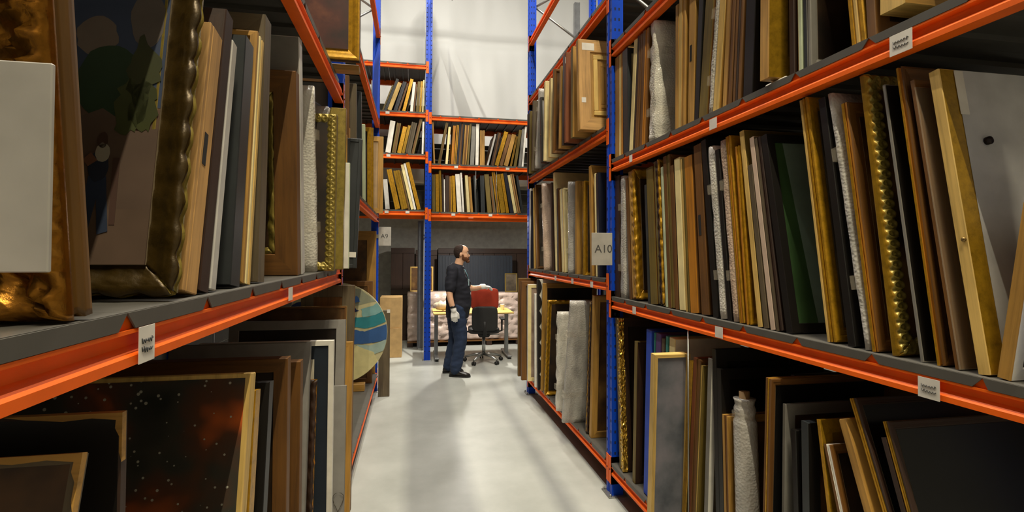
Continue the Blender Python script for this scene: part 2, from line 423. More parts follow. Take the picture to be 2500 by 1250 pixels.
BR = make_rack('pallet_rack', 'tall rack closing off the aisle end above the desk', (0, 8.29, 0), PI / 2, (-2.97, -.22, 2.53), 6.4,
   [(-2.97, -.22, (2.36, 3.13, 3.91), -2.9, [(2.38, 2.86), (3.15, 3.64)]), (-.22, 2.53, (2.385, 3.275, 3.945, 4.72), -.2, [(2.4, 2.9), (3.3, 3.74), (3.96, 4.3)])], .95, rear='GREY')
for (y, z) in ((-.62, 2.32), (-1.22, 2.32), (-.66, 3.085), (-1.5, 3.085), (.1, 2.345), (.42, 2.345), (.4, 3.23), (.42, 3.905)): card(BR, y, z, .06, .04)
# vertical divider rods between pictures
def rod(rack, y, x, z0, z1):
    MB().tube([(x, y, z0), (x, y, z1)], .004, 6).build('divider_rod', GALV, rack)
rod(RR, 2.43, .006, .236, 1.315); rod(LR, -3.2, .68, .236, 1.523)
rod(BR, -.98, .008, 2.361, 3.045); rod(BR, -1.32, .008, 2.361, 3.045); rod(BR, -2.0, .008, 2.361, 3.045)

# ------------------------------------------------------------------ signs on the uprights
def sign(txt, x0, x1, y, z0, z1, label, tx=.5):
    t = empty('aisle_sign', ((x0 + x1) / 2, y, z0)); w, h = x1 - x0, z1 - z0
    MB().box(-w / 2, w / 2, -.0025, .0025, 0, h, bev=.001).build('sign_board', plain('b2ada4', .5), t)
    s = 1 if x0 > 0 else -1
    MB().box(s * w / 2 - .03, s * w / 2, .0025, .006, h * .4, h * .6).build('mounting_clip', GALV, t)
    if txt: text(txt, .078, 'sign_lettering', plain('4a4846', .7), t, Matrix.Translation((w * (tx - .5), -.0032, h * .5)) @ Matrix.Rotation(PI / 2, 4, 'X'))
    tag(t, label, 'sign'); return t
sign('A10', 1.222, 1.374, 3.44, 1.62, 1.847, 'white A10 sign fixed to blue upright post', .57)
sign('A9', -.425, -.275, 6.535, 1.79, 2.02, 'white A9 sign on upright beyond the round painting', .47)
sign('', -.46, -.293, .487, 1.683, 1.855, 'blank grey-white sign board in front of carved gold frame')

# positions in metres: kind, colours, look, x, y, z, depth, height, thickness, lean, options
DATA = {
 'R1M': ('R', [
  ('frame', 'dkbrown brown dkbrown', 'dark brown slim frame', 1.395, 3.3972, 1.4, 0.55, 0.846, 0.0735, 0.0, {}),
  ('wrap', 'ltgrey', 'grey bubble-wrapped picture', 1.395, 3.309, 1.4, 0.55, 0.829, 0.0847, -0.0, {}),
  ('frame', 'brown tan brown', 'thin brown frame', 1.395, 3.175, 1.4, 0.55, 0.808, 0.0322, 0.0826, {}),
  ('frame', 'tan tan gold', 'tan sided frame with carved gilt face', 1.395, 3.1025, 1.4, 0.55, 0.8343, 0.0777, 0.0815, {'prof': 'carved', 'fw': 0.07}),
  ('frame', 'slate grey slate', 'dark grey-green thin frame', 1.395, 2.904, 1.4, 0.55, 0.725, 0.0275, 0.0697, {}),
  ('frame', 'olive olive brown', 'olive brown flat frame', 1.395, 2.838, 1.4, 0.55, 0.821, 0.085, 0.076, {}),
  ('frame', 'olive dkbrown gold', 'olive frame with gilt leaf edge', 1.395, 2.7464, 1.4, 0.55, 0.8362, 0.0634, 0.0747, {'prof': 'carved', 'fw': 0.05}),
  ('canvas', 'mint mint', 'pale mint edged canvas', 1.395, 2.6847, 1.4, 0.55, 0.8, 0.0253, 0.0734, {}),
  ('frame', 'brown olive brown', 'mid brown tall frame', 1.395, 2.6249, 1.4, 0.55, 0.854, 0.0758, 0.0721, {'prof': 'step'}),
  ('frame', 'brown brown dkbrown', 'short brown frame', 1.395, 2.5672, 1.4, 0.55, 0.789, 0.0313, 0.0708, {}),
  ('canvas', 'cream cream', 'cream white canvas', 1.395, 2.5124, 1.4, 0.55, 0.819, 0.0601, 0.0694, {}),
  ('frame', 'pale olive olive', 'straw coloured frame', 1.395, 2.4559, 1.4, 0.55, 0.805, 0.0345, 0.0681, {'prof': 'step'}),
  ('frame', 'orange brown brown', 'orange brown deep frame', 1.395, 2.393, 1.4, 0.55, 0.808, 0.0709, 0.0745, {}),
  ('board', 'brown brown', 'brown wooden panel with dark slot', 1.395, 2.302, 1.4, 0.6, 0.849, 0.0839, 0.0849, {'slot': 1}),
  ('frame', 'black slate black', 'black frame with worn edge', 1.395, 2.206, 1.4, 0.55, 0.863, 0.0388, 0.1192, {}),
  ('wrap', 'white', 'silvery white bubble-wrapped picture', 1.395, 2.148, 1.4, 0.55, 0.817, 0.0555, 0.1211, {}),
  ('frame', 'black black black', 'plain black slim frame', 1.395, 2.098, 1.4, 0.55, 0.794, 0.0279, 0.1198, {}),
  ('wrap', 'pink', 'pinkish white wrapped picture', 1.395, 2.0543, 1.4, 0.55, 0.828, 0.043, 0.1186, {}),
  ('frame', 'gold orange gold', 'orange gold frame', 1.395, 2.0085, 1.4, 0.55, 0.838, 0.0321, 0.1174, {'prof': 'ridge'}),
  ('frame', 'orange gold gold', 'low gilt frame with moulded face', 1.395, 1.961, 1.4, 0.55, 0.778, 0.0293, 0.0987, {'prof': 'cove', 'fw': 0.06}),
  ('frame', 'pale olive olive', 'pale olive tall frame', 1.395, 1.89, 1.4, 0.55, 0.841, 0.0274, 0.139, {}),
  ('frame', 'taupe grey taupe', 'grey taupe frame', 1.395, 1.853, 1.4, 0.55, 0.683, 0.0264, 0.146, {}),
  ('frame', 'pink tan taupe', 'pinkish tan edged frame', 1.395, 1.813, 1.4, 0.55, 0.8, 0.0254, 0.1587, {}),
  ('frame', 'taupe dkbrown dkbrown', 'dark taupe frame', 1.395, 1.776, 1.4, 0.55, 0.791, 0.0358, 0.16, {'prof': 'step'}),
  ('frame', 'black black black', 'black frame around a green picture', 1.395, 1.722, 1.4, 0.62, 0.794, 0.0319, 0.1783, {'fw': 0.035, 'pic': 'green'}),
  ('frame', 'pale gold gold', 'pale wood frame with ridged gold face', 1.395, 1.521, 1.4, 0.55, 0.8743, 0.0381, 0.1408, {'prof': 'ridge', 'fw': 0.06}),
  ('frame', 'black dkbrown black', 'black frame between gold ridged and sparkling ones', 1.395, 1.44, 1.4, 0.55, 0.852, 0.0285, 0.1394, {}),
  ('wrap', 'ltgrey', 'sparkling thin bubble-wrapped picture', 1.395, 1.383, 1.4, 0.55, 0.86, 0.0221, 0.1653, {}),
  ('frame', 'gold orange brown', 'bright gold edged brown frame', 1.395, 1.3522, 1.4, 0.55, 0.807, 0.0229, 0.1378, {'prof': 'step', 'fw': 0.06}),
  ('frame', 'ochre ochre oldgold', 'ochre frame with repeated leaf ornament', 1.395, 1.284, 1.4, 0.55, 0.8745, 0.0235, 0.1208, {'prof': 'bead', 'fw': 0.06, 'amp': 0.009}),
  ('frame', 'grey black black', 'black frame with thin grey edge', 1.395, 1.205, 1.4, 0.55, 0.821, 0.0082, 0.1356, {'fw': 0.07}),
  ('frame', 'gold orange brown', 'orange gold tall frame', 1.395, 1.153, 1.4, 0.55, 0.856, 0.0197, 0.1315, {'prof': 'cove', 'fw': 0.06}),
  ('frame', 'brown olive brown', 'brown frame with glossy plastic film', 1.395, 1.109, 1.4, 0.55, 0.805, 0.0123, 0.1445, {'pic': 'brownart'}),
  ('frame', 'pale ochre ochre', 'ochre wood frame around blank grey board', 1.395, 1.045, 1.4, 0.8, 0.81, 0.028, 0.1461, {'fw': 0.055, 'pic': 'greyboard'}),
  ('frame', 'tan tan white', 'tan frame tilting against the others', 1.395, 1.002, 1.4, 0.55, 0.423, 0.0296, -0.1437, {'fw': 0.03}),
 ]),
 'R1U': ('R', [
  ('frame', 'tan pale tan', 'tan slim frame', 1.395, 3.3997, 2.37, 0.55, 0.713, 0.0681, 0.0, {}),
  ('frame', 'cream pale orange', 'pale yellow frame with orange edge', 1.395, 3.3371, 2.37, 0.55, 0.7105, 0.0491, -0.0014, {'prof': 'ridge'}),
  ('frame', 'slate slate slate', 'dark grey frame around pale yellow board', 1.395, 3.248, 2.37, 0.7, 0.7116, 0.082, 0.0247, {'fw': 0.03, 'pic': 'paleboard'}),
  ('canvas', 'cream cream', 'cream thin canvas tilting', 1.395, 3.1733, 2.37, 0.55, 0.7151, 0.0477, -0.1114, {}),
  ('frame', 'dkbrown brown brown', 'dark brown grooved frame', 1.395, 3.098, 2.37, 0.55, 0.7125, 0.0704, -0.1034, {'prof': 'ridge'}),
  ('frame', 'brown orange brown', 'warm brown moulded frame', 1.395, 2.997, 2.37, 0.55, 0.711, 0.0853, -0.0788, {'prof': 'step'}),
  ('wrap', 'white', 'large lumpy bubble-wrapped picture', 1.395, 2.869, 2.37, 0.6, 0.7133, 0.0899, -0.035, {'lump': 1}),
  ('frame', 'tan tan tan', 'light tan slim frame', 1.395, 2.57, 2.37, 0.55, 0.683, 0.0284, -0.0134, {}),
  ('frame', 'pale tan tan', 'pale wood frame with tan stripe', 1.395, 2.517, 2.37, 0.55, 0.7148, 0.0656, -0.0208, {'prof': 'step'}),
  ('board', 'tan tan', 'raw wood panel with dark slot', 1.395, 2.431, 2.37, 0.55, 0.697, 0.0744, -0.0309, {'slot': 1}),
  ('frame', 'black black black', 'black square-edged frame', 1.395, 2.3706, 2.37, 0.55, 0.651, 0.0383, -0.0808, {}),
  ('frame', 'olive brown brown', 'olive brown wide frame', 1.395, 2.312, 2.37, 0.55, 0.62, 0.0702, -0.1203, {}),
  ('wrap', 'ltgrey', 'narrow silver bubble-wrapped picture', 1.395, 2.2523, 2.37, 0.55, 0.62, 0.0323, -0.1287, {}),
  ('frame', 'pale orange tan', 'honey coloured frame', 1.395, 2.2, 2.37, 0.55, 0.62, 0.0446, -0.1214, {}),
  ('frame', 'tan brown brown', 'tan frame with brown stripe', 1.395, 2.114, 2.37, 0.55, 0.62, 0.0617, -0.0829, {'prof': 'step'}),
  ('frame', 'brown dkbrown brown', 'deep brown frame', 1.395, 2.043, 2.37, 0.55, 0.62, 0.0487, -0.072, {'prof': 'ridge'}),
  ('frame', 'black dkbrown black', 'black bulky frame', 1.395, 1.962, 2.37, 0.55, 0.62, 0.0611, -0.0624, {}),
  ('frame', 'tan tan ochre', 'large ochre frame on white foam block', 1.355, 1.804, 2.37, 0.55, 0.62, 0.048, -0.0177, {'fw': 0.09, 'pic': 'ochreart', 'lift': 0.02}),
  ('frame', 'dkbrown dkbrown dkbrown', 'dark brown frame beside cream one', 1.395, 1.699, 2.37, 0.55, 0.62, 0.0246, 0.0068, {}),
  ('canvas', 'mint mint', 'pale greenish cream canvas', 1.395, 1.657, 2.37, 0.55, 0.62, 0.0196, 0.0124, {}),
  ('frame', 'slate grey grey', 'slate grey metal frame', 1.395, 1.62, 2.37, 0.55, 0.62, 0.0315, 0.0147, {'prof': 'step'}),
  ('frame', 'gold pale gold', 'gold ridged frame near the upper shelf end', 1.395, 1.402, 2.37, 0.55, 0.62, 0.0523, 0.0959, {'prof': 'ridge'}),
  ('frame', 'brown brown brown', 'brown frame by the upper shelf end', 1.395, 1.354, 2.37, 0.55, 0.62, 0.0291, 0.0499, {}),
  ('frame', 'pale tan tan', 'thick pale wood frame raised on board', 1.395, 1.285, 2.37, 0.55, 0.62, 0.0798, -0.0116, {'lift': 0.06}),
 ]),
 'R1B': ('R', [
  ('foil', 'gold', 'frame with crinkled gold foil edge', 1.395, 3.317, 0.235, 0.55, 1.019, 0.0785, 0.0757, {}),
  ('frame', 'olive olive dkbrown', 'thin olive frame', 1.395, 3.127, 0.235, 0.55, 0.907, 0.0401, -0.0398, {}),
  ('canvas', 'blue blue', 'bright blue edged canvas', 1.395, 2.95, 0.235, 0.55, 1.007, 0.072, -0.0447, {}),
  ('canvas', 'teal teal', 'teal edged canvas', 1.405, 2.8966, 0.235, 0.4, 1.0, 0.0168, -0.0457, {}),
  ('canvas', 'purple purple', 'purple edged canvas', 1.405, 2.8492, 0.235, 0.4, 1.001, 0.0598, -0.0467, {}),
  ('canvas', 'taupe taupe', 'muddy brown canvas', 1.405, 2.793, 0.235, 0.4, 0.982, 0.0344, -0.0477, {}),
  ('canvas', 'teal teal', 'second teal edged canvas', 1.405, 2.747, 0.235, 0.4, 1.003, 0.0274, -0.0467, {}),
  ('canvas', 'cream white', 'cream canvas behind the grey one', 1.405, 2.691, 0.235, 0.4, 1.001, 0.064, -0.0509, {}),
  ('frame', 'pale pale pale', 'pine framed grey-blue painting', 1.225, 2.559, 0.235, 0.2, 0.945, 0.0461, -0.0554, {'fw': 0.018, 'pic': 'greyblue'}),
  ('frame', 'gold olive olive', 'olive gold frame with worn top', 1.395, 2.5139, 0.235, 0.55, 0.919, 0.0356, -0.0946, {}),
  ('frame', 'redbr brown brown', 'reddish brown frame', 1.395, 2.444, 0.235, 0.55, 0.942, 0.0627, -0.0777, {'prof': 'step'}),
  ('frame', 'olive pale olive', 'pale ridged frame with white corner', 1.395, 2.3975, 0.235, 0.55, 0.919, 0.0216, -0.0787, {'prof': 'ridge'}),
  ('frame', 'grey taupe white', 'cream cornered grey frame', 1.395, 2.3077, 0.235, 0.55, 0.966, 0.0301, -0.0543, {'pic': 'taupeart', 'fw': 0.03}),
  ('frame', 'black black black', 'tall black frame beside cream cornered one', 1.395, 2.187, 0.235, 0.45, 1.017, 0.0283, 0.0355, {'fw': 0.06, 'pic': 'black'}),
  ('frame', 'black slate black', 'lower black frame', 1.395, 2.1537, 0.235, 0.55, 0.933, 0.03, 0.0345, {'fw': 0.05, 'pic': 'black'}),
  ('board', 'brown brown', 'brown board set further back', 1.595, 2.344, 0.235, 0.55, 0.806, 0.034, -0.0532, {}),
  ('frame', 'tan brown tan', 'short tan wooden frame', 1.395, 2.1161, 0.235, 0.55, 0.732, 0.0367, 0.0335, {'prof': 'step'}),
  ('roll', 'ltgrey', 'grey roll in clear plastic', 1.395, 2.033, 0.235, 0.55, 0.826, 0.0794, 0.0389, {}),
  ('frame', 'brown gold brown', 'golden brown frame with bright top edge', 1.345, 1.8169, 0.235, 0.55, 0.988, 0.0287, -0.0417, {'prof': 'ridge', 'fw': 0.035, 'pic': 'black'}),
  ('frame', 'grey taupe grey', 'thin grey frame', 1.395, 1.773, 0.235, 0.55, 0.893, 0.0143, -0.0222, {}),
  ('frame', 'black navy black', 'low black frame', 1.395, 1.679, 0.235, 0.55, 0.811, 0.0217, 0.0326, {}),
  ('frame', 'slate black black', 'dark slate frame', 1.395, 1.641, 0.235, 0.55, 0.859, 0.0318, 0.0099, {}),
  ('board', 'slate slate', 'tall slate board set back', 1.625, 1.9584, 0.235, 0.55, 0.942, 0.0293, 0.0377, {}),
  ('box', 'tan brown', 'cardboard sleeve with notched top', 1.625, 1.846, 0.235, 0.5, 0.92, 0.0213, 0.0292, {}),
  ('frame', 'gold ochre ochre', 'olive gold plate frame', 1.395, 1.452, 0.235, 0.55, 0.896, 0.0134, 0.1487, {'pic': 'ochreart'}),
  ('frame', 'brown white brown', 'brown frame with peeling white edge', 1.395, 1.323, 0.235, 0.55, 0.842, 0.0259, 0.2709, {'prof': 'step'}),
  ('canvas', 'tan tan', 'tan edged canvas', 1.395, 1.142, 0.235, 0.55, 0.978, 0.0311, 0.3549, {}),
  ('frame', 'gold gold dkbrown', 'gold ridged frame leaning over', 1.395, 1.059, 0.235, 0.55, 1.067, 0.0246, 0.3646, {'prof': 'ridge', 'fw': 0.03, 'pic': 'black'}),
  ('frame', 'gold ochre dkbrown', 'short gold frame leaning over', 1.395, 1.0108, 0.235, 0.55, 1.01, 0.019, 0.313, {'prof': 'ridge', 'fw': 0.03, 'pic': 'black'}),
  ('frame', 'dkbrown brown dkbrown', 'large brown frame around black picture', 1.395, 1.0333, 0.235, 0.85, 0.958, 0.0162, 0.314, {'fw': 0.05, 'pic': 'black'}),
 ]),
 'R2U': ('R', [
  ('frame', 'black black black', 'narrow black frame', 1.345, 6.077, 2.64, 0.55, 0.749, 0.05, 0.0, {}),
  ('frame', 'olive olive olive', 'olive edged frame', 1.325, 5.893, 2.64, 0.55, 0.725, 0.05, -0.0287, {}),
  ('frame', 'taupe grey taupe', 'grey taupe round-topped frame', 1.315, 5.71, 2.64, 0.55, 0.787, 0.0499, -0.0619, {}),
  ('wrap', 'ltgrey', 'cloudy plastic wrapped picture', 1.315, 5.562, 2.64, 0.55, 0.854, 0.049, -0.1985, {}),
  ('frame', 'black black black', 'black frame with glossy face', 1.295, 5.197, 2.64, 0.55, 0.701, 0.0498, 0.0854, {'fw': 0.02, 'pic': 'greyboard'}),
  ('canvas', 'cream cream', 'cream canvas with rounded edge', 1.295, 5.085, 2.64, 0.55, 0.807, 0.05, -0.0343, {}),
  ('frame', 'pale cream cream', 'pale cream slim frame', 1.295, 4.884, 2.64, 0.55, 0.767, 0.0499, -0.0485, {}),
  ('frame', 'brown olive brown', 'weathered brown frame', 1.275, 4.688, 2.64, 0.55, 0.783, 0.0499, -0.0579, {'prof': 'step'}),
  ('frame', 'tan tan tan', 'tan slim frame', 1.275, 4.446, 2.64, 0.55, 0.728, 0.0499, -0.0458, {}),
  ('frame', 'black black black', 'thin dark frame', 1.265, 4.3, 2.64, 0.55, 0.776, 0.05, -0.0299, {}),
  ('frame', 'redbr redbr redbr', 'red-brown frame with white sticker', 1.255, 4.194, 2.64, 0.55, 0.767, 0.05, 0.0069, {'sticker': 1}),
  ('frame', 'olive tan tan', 'olive tan frame', 1.255, 4.017, 2.64, 0.55, 0.743, 0.05, -0.0057, {}),
  ('cratefront', 'tan pale', 'light wooden case with paper labels', 1.235, 3.769, 2.64, 0.6, 0.719, 0.0499, 0.0673, {}),
 ]),
 'R2M': ('R', [
  ('canvas', 'white white', 'white edged canvas', 1.375, 6.072, 1.52, 0.55, 0.963, 0.0499, 0.0, {}),
  ('frame', 'navy navy navy', 'navy dark frame', 1.375, 6.0243, 1.52, 0.55, 0.93, 0.0274, -0.0011, {}),
  ('frame', 'pale tan tan', 'pale tan frame', 1.395, 5.917, 1.52, 0.55, 0.96, 0.0496, 0.0672, {}),
  ('frame', 'brown tan brown', 'brown stepped frame', 1.395, 5.782, 1.52, 0.55, 0.988, 0.0497, 0.106, {'prof': 'step'}),
  ('wrap', 'pink', 'pinkish bubble-wrapped picture', 1.355, 5.304, 1.52, 0.55, 0.938, 0.0497, 0.1149, {}),
  ('frame', 'dkbrown dkbrown dkbrown', 'dark brown frame', 1.395, 5.107, 1.52, 0.55, 0.915, 0.0498, 0.0777, {}),
  ('canvas', 'cream cream', 'tall cream canvas', 1.395, 4.971, 1.52, 0.55, 1.005, 0.0498, 0.0981, {}),
  ('frame', 'dkbrown black brown', 'blackish brown frame', 1.395, 4.898, 1.52, 0.55, 0.825, 0.0499, 0.0482, {}),
  ('canvas', 'cream white', 'bright cream canvas', 1.395, 4.734, 1.52, 0.55, 0.809, 0.0496, 0.1233, {}),
  ('frame', 'pale cream cream', 'cream ridged frame', 1.395, 4.664, 1.52, 0.55, 0.804, 0.0498, 0.0961, {'prof': 'ridge'}),
  ('wrap', 'ltgrey', 'silvery plastic wrapped picture', 1.375, 4.488, 1.52, 0.55, 0.831, 0.05, 0.0063, {}),
  ('frame', 'tan brown tan', 'tan broad frame', 1.395, 4.326, 1.52, 0.55, 0.815, 0.05, 0.005, {}),
  ('frame', 'gold ochre gold', 'shiny yellow gold frame', 1.395, 4.12, 1.52, 0.55, 0.788, 0.05, 0.0114, {'prof': 'cove'}),
  ('frame', 'tan orange tan', 'tall tan frame', 1.395, 3.93, 1.52, 0.55, 0.89, 0.0499, 0.0491, {}),
  ('canvas', 'cream cream', 'thin cream canvas', 1.395, 3.813, 1.52, 0.55, 0.812, 0.0248, 0.0596, {}),
  ('frame', 'navy black navy', 'navy black frame beside the blue post', 1.395, 3.7668, 1.52, 0.55, 0.805, 0.0495, 0.046, {}),
 ]),
 'R2B': ('R', [
  ('frame', 'olive brown brown', 'olive brown tall frame', 1.235, 6.077, 0.235, 0.6, 1.167, 0.05, 0.0, {}),
  ('frame', 'brown redbr brown', 'reddish brown tall frame', 1.235, 5.873, 0.235, 0.6, 1.142, 0.05, 0.0378, {}),
  ('frame', 'white cream cream', 'white framed picture', 1.295, 5.8225, 0.235, 0.6, 1.109, 0.043, -0.0017, {'fw': 0.04, 'pic': 'pinkart'}),
  ('canvas', 'white white', 'slim white canvas', 1.315, 5.537, 0.235, 0.6, 1.02, 0.05, 0.0321, {}),
  ('scallop', 'black white', 'black scalloped screen edge', 1.325, 5.43, 0.235, 0.6, 1.1851, 0.05, 0.0284, {}),
  ('frame', 'tan brown tan', 'tan brown frame', 1.345, 5.3872, 0.235, 0.6, 1.151, 0.0274, -0.0623, {}),
  ('frame', 'olive gold gold', 'gilt frame with beaded top rail', 1.335, 5.196, 0.235, 0.6, 0.988, 0.0495, -0.137, {'prof': 'carved', 'fw': 0.05, 'pic': 'dark'}),
  ('wrap', 'white', 'short white bubble-wrapped picture', 1.315, 4.684, 0.235, 0.6, 0.926, 0.0499, -0.0642, {'lump': 1}),
  ('wrap', 'ltgrey', 'big bubble-wrapped picture leaning out', 1.275, 4.341, 0.235, 0.45, 1.091, 0.0489, -0.2112, {}),
  ('frame', 'dkbrown gold dkbrown', 'dark frame with gold beading', 1.395, 4.056, 0.235, 0.6, 1.07, 0.0497, -0.0954, {'prof': 'carved'}),
  ('frame', 'tan brown tan', 'tall tan frame beside the blue post', 1.395, 3.958, 0.235, 0.6, 1.136, 0.0499, -0.0676, {}),
 ]),
 'L1M': ('L', [
  ('frame', 'sidebr sidebr antique', 'large carved gold frame with wide brown side', -0.43, 0.776, 1.608, 0.6, 0.62, 0.0507, -0.1289, {'prof': 'carved', 'fw': 0.1, 'pic': 'dark', 'amp': 0.014, 'plainside': 1}),
  ('frame', 'oldgold oldgold dkgilt', 'scalloped gilt frame around village landscape', -0.44, 1.071, 1.608, 0.72, 0.723, 0.0302, 0.1596, {'prof': 'carved', 'fw': 0.064, 'pic': 'landscape', 'amp': 0.008, 'scal': 1, 'slip': 1}),
  ('board', 'tan2 tan2', 'tan panel with dark slot', -0.45, 1.166, 1.608, 0.6, 0.608, 0.0685, 0.2069, {'slot': 1}),
  ('frame', 'dkbrown brown dkbrown', 'dark brown frame behind the tan panel', -0.45, 1.236, 1.608, 0.6, 0.686, 0.0486, 0.1984, {}),
  ('canvas', 'ltgrey ltgrey', 'pale grey edged canvas', -0.45, 1.291, 1.608, 0.6, 0.632, 0.0341, 0.1938, {}),
  ('frame', 'slate slate slate', 'thick dark slate frame', -0.45, 1.436, 1.608, 0.6, 0.677, 0.0693, 0.1394, {}),
  ('frame', 'pale cream tan', 'pale wood frame with wrapped foot', -0.45, 1.527, 1.608, 0.6, 0.732, 0.0693, 0.14, {'prof': 'ridge'}),
  ('frame', 'taupe grey taupe', 'tall taupe frame', -0.45, 1.664, 1.608, 0.6, 0.816, 0.0676, 0.0537, {}),
  ('frame', 'brown brown brown', 'broad brown frame with dark gilt inner carving', -0.45, 2.192, 1.608, 0.5, 0.792, 0.0597, -0.0931, {'fw': 0.085, 'pic': 'brownart', 'inner': 1}),
  ('canvas', 'ltgrey grey', 'grey edged canvas', -0.45, 2.278, 1.608, 0.6, 0.949, 0.0567, -0.1148, {}),
  ('wrap', 'white', 'upright bubble-wrapped picture', -0.45, 2.583, 1.608, 0.5, 0.853, 0.0554, -0.1323, {}),
  ('wrap', 'ltgrey', 'narrow lumpy wrapped picture', -0.45, 2.716, 1.608, 0.6, 0.875, 0.0686, 0.2021, {'lump': 1}),
  ('frame', 'olive oldgold oldgold', 'olive gold beaded frame', -0.38, 2.644, 1.608, 0.6, 0.78, 0.0499, 0.0568, {'prof': 'bead', 'fw': 0.05}),
  ('frame', 'oldgold brown oldgold', 'slim gold frame', -0.37, 2.877, 1.608, 0.6, 0.885, 0.04, 0.0915, {}),
  ('frame', 'tan tan tan', 'tan frame with plain face', -0.38, 3.086, 1.608, 0.6, 0.769, 0.02, 0.0017, {'fw': 0.08, 'pic': 'tanboard'}),
  ('canvas', 'mint white', 'pale board beside slate plank', -0.36, 3.0595, 1.608, 0.6, 0.604, 0.015, 0.0, {}),
  ('board', 'slate slate', 'slate plank with white sticker', -0.33, 3.159, 1.608, 0.09, 0.773, 0.0299, 0.06, {'sticker': 1, 'roll': -0.03}),
 ]),
 'L1B': ('L', [
  ('frame', 'taupe brown taupe', 'worn edged brown painting', -0.45, 0.516, 0.235, 0.7, 1.219, 0.0171, 0.2587, {'chip': 1, 'fw': 0.012, 'pic': 'brownart'}),
  ('frame', 'dkbrown black black', 'black frame with chipped tan corner', -0.45, 0.923, 0.235, 0.8, 1.209, 0.0167, 0.0037, {'chip': 1, 'fw': 0.1, 'pic': 'black'}),
  ('canvas', 'pale splatter', 'dark splattered painting with cream border', -0.45, 1.395, 0.235, 0.88, 1.134, 0.0491, 0.1876, {'border': 0.014}),
  ('frame', 'gold ochre gold', 'gold edged frame', -0.45, 1.486, 0.235, 0.6, 1.066, 0.0494, 0.159, {}),
  ('frame', 'black black black', 'black frame with red lower edge', -0.45, 1.647, 0.235, 0.6, 1.054, 0.0495, 0.148, {'fw': 0.05}),
  ('frame', 'brown brown brown', 'broad brown frame', -0.45, 2.05, 0.235, 0.7, 1.076, 0.05, -0.006, {'fw': 0.05, 'pic': 'dark'}),
  ('frame', 'brown orange brown', 'brown frame with light corner', -0.45, 2.27, 0.235, 0.6, 1.019, 0.05, -0.0041, {}),
  ('frame', 'gold orange dkbrown', 'gilt frame with black carved face', -0.45, 2.5, 0.235, 0.6, 0.853, 0.0499, 0.119, {'prof': 'carved', 'fw': 0.06}),
  ('frame', 'olive olive olive', 'dark olive carved frame', -0.45, 3.163, 0.235, 0.6, 0.624, 0.0496, 0.0494, {'prof': 'carved', 'fw': 0.09, 'pic': 'dark'}),
  ('canvas', 'grey greymat', 'grey mat board with wire loop', -0.35, 2.867, 0.235, 0.4, 0.75, 0.012, 0.0765, {}),
  ('frame', 'white white white', 'white frame with navy mat', -0.38, 2.645, 0.235, 0.6, 1.035, 0.03, 0.0172, {'fw': 0.025, 'pic': 'navymat'}),
  ('frame', 'tan pale tan', 'light wood frame', -0.34, 3.033, 0.235, 0.6, 0.953, 0.0399, 0.0933, {'fw': 0.06, 'pic': 'tanboard'}),
  ('frame', 'grey taupe greymat', 'wide grey frame', -0.47, 2.4439, 0.235, 0.6, 1.051, 0.0273, 0.1179, {'fw': 0.11, 'pic': 'taupeart'}),
  ('frame', 'grey grey greymat', 'narrow grey frame with dark picture', -0.37, 2.903, 0.235, 0.6, 1.095, 0.0298, 0.116, {'fw': 0.05, 'pic': 'dark'}),
  ('frame', 'pale brown brown', 'brown picture with pale edge', -0.375, 2.994, 0.235, 0.6, 1.162, 0.0199, 0.0975, {'fw': 0.012, 'pic': 'brownart'}),
  ('board', 'brown taupe', 'tall narrow brown plank', -0.34, 3.083, 0.235, 0.3, 1.276, 0.03, 0.0829, {}),
 ]),
 'L1U': ('L', [
  ('frame', 'dkbrown dkbrown gold', 'gilt frame around dark red picture', -0.293, 2.867, 2.728, 0.62, 0.62, 0.05, 0.0, {'prof': 'cove', 'fw': 0.075, 'pic': 'redart'}),
 ]),
 'L2M': ('L', [
  ('frame', 'brown brown brown', 'brown frame under the upper beam', -0.45, 3.7839, 2.165, 0.5, 0.768, 0.0219, -0.081, {}),
  ('frame', 'gold gold gold', 'low gold frame', -0.45, 3.819, 2.165, 0.5, 0.415, 0.0399, -0.0787, {}),
  ('frame', 'taupe grey taupe', 'taupe frame', -0.45, 4.251, 2.165, 0.5, 0.857, 0.0398, -0.0879, {}),
  ('frame', 'slate slate slate', 'dark slate frame', -0.45, 4.723, 2.165, 0.5, 0.923, 0.0394, -0.175, {}),
  ('canvas', 'mint mint', 'pale mint canvas', -0.45, 5.055, 2.165, 0.5, 0.732, 0.0394, -0.1713, {}),
  ('frame', 'gold gold gold', 'slim gold frame', -0.45, 5.721, 2.165, 0.5, 0.863, 0.0397, -0.1136, {}),
  ('frame', 'ochre gold gold', 'ochre slim frame', -0.45, 6.01, 2.165, 0.5, 0.927, 0.0397, -0.1182, {}),
  ('frame', 'pale tan tan', 'light wood frame with tan panel', -0.36, 6.249, 2.165, 0.5, 0.903, 0.04, 0.0, {'fw': 0.06, 'pic': 'tanboard'}),
 ]),
 'L2B': ('L', [
  ('frame', 'brown brown brown', 'brown frame behind round painting', -0.45, 6.036, 0.235, 0.6, 1.147, 0.04, 0.0, {'fw': 0.06, 'pic': 'brownart'}),
  ('frame', 'tan brown tan', 'tall knotty wooden frame', -0.45, 6.507, 0.235, 0.7, 1.73, 0.04, 0.0, {'fw': 0.11, 'pic': 'brownart'}),
 ]),
 'BL3': ('B', [
  ('small', 'olive', 'thin olive frame', -0.4931, 8.32, 3.945, 0.5, 0.435, 0.0222, 0.3501, {}),
  ('small', 'slate', 'dark grey frame', -0.4557, 8.32, 3.945, 0.5, 0.54, 0.038, 0.3499, {}),
  ('small', 'pale', 'pale tan frame', -0.394, 8.32, 3.945, 0.5, 0.473, 0.0629, 0.3461, {}),
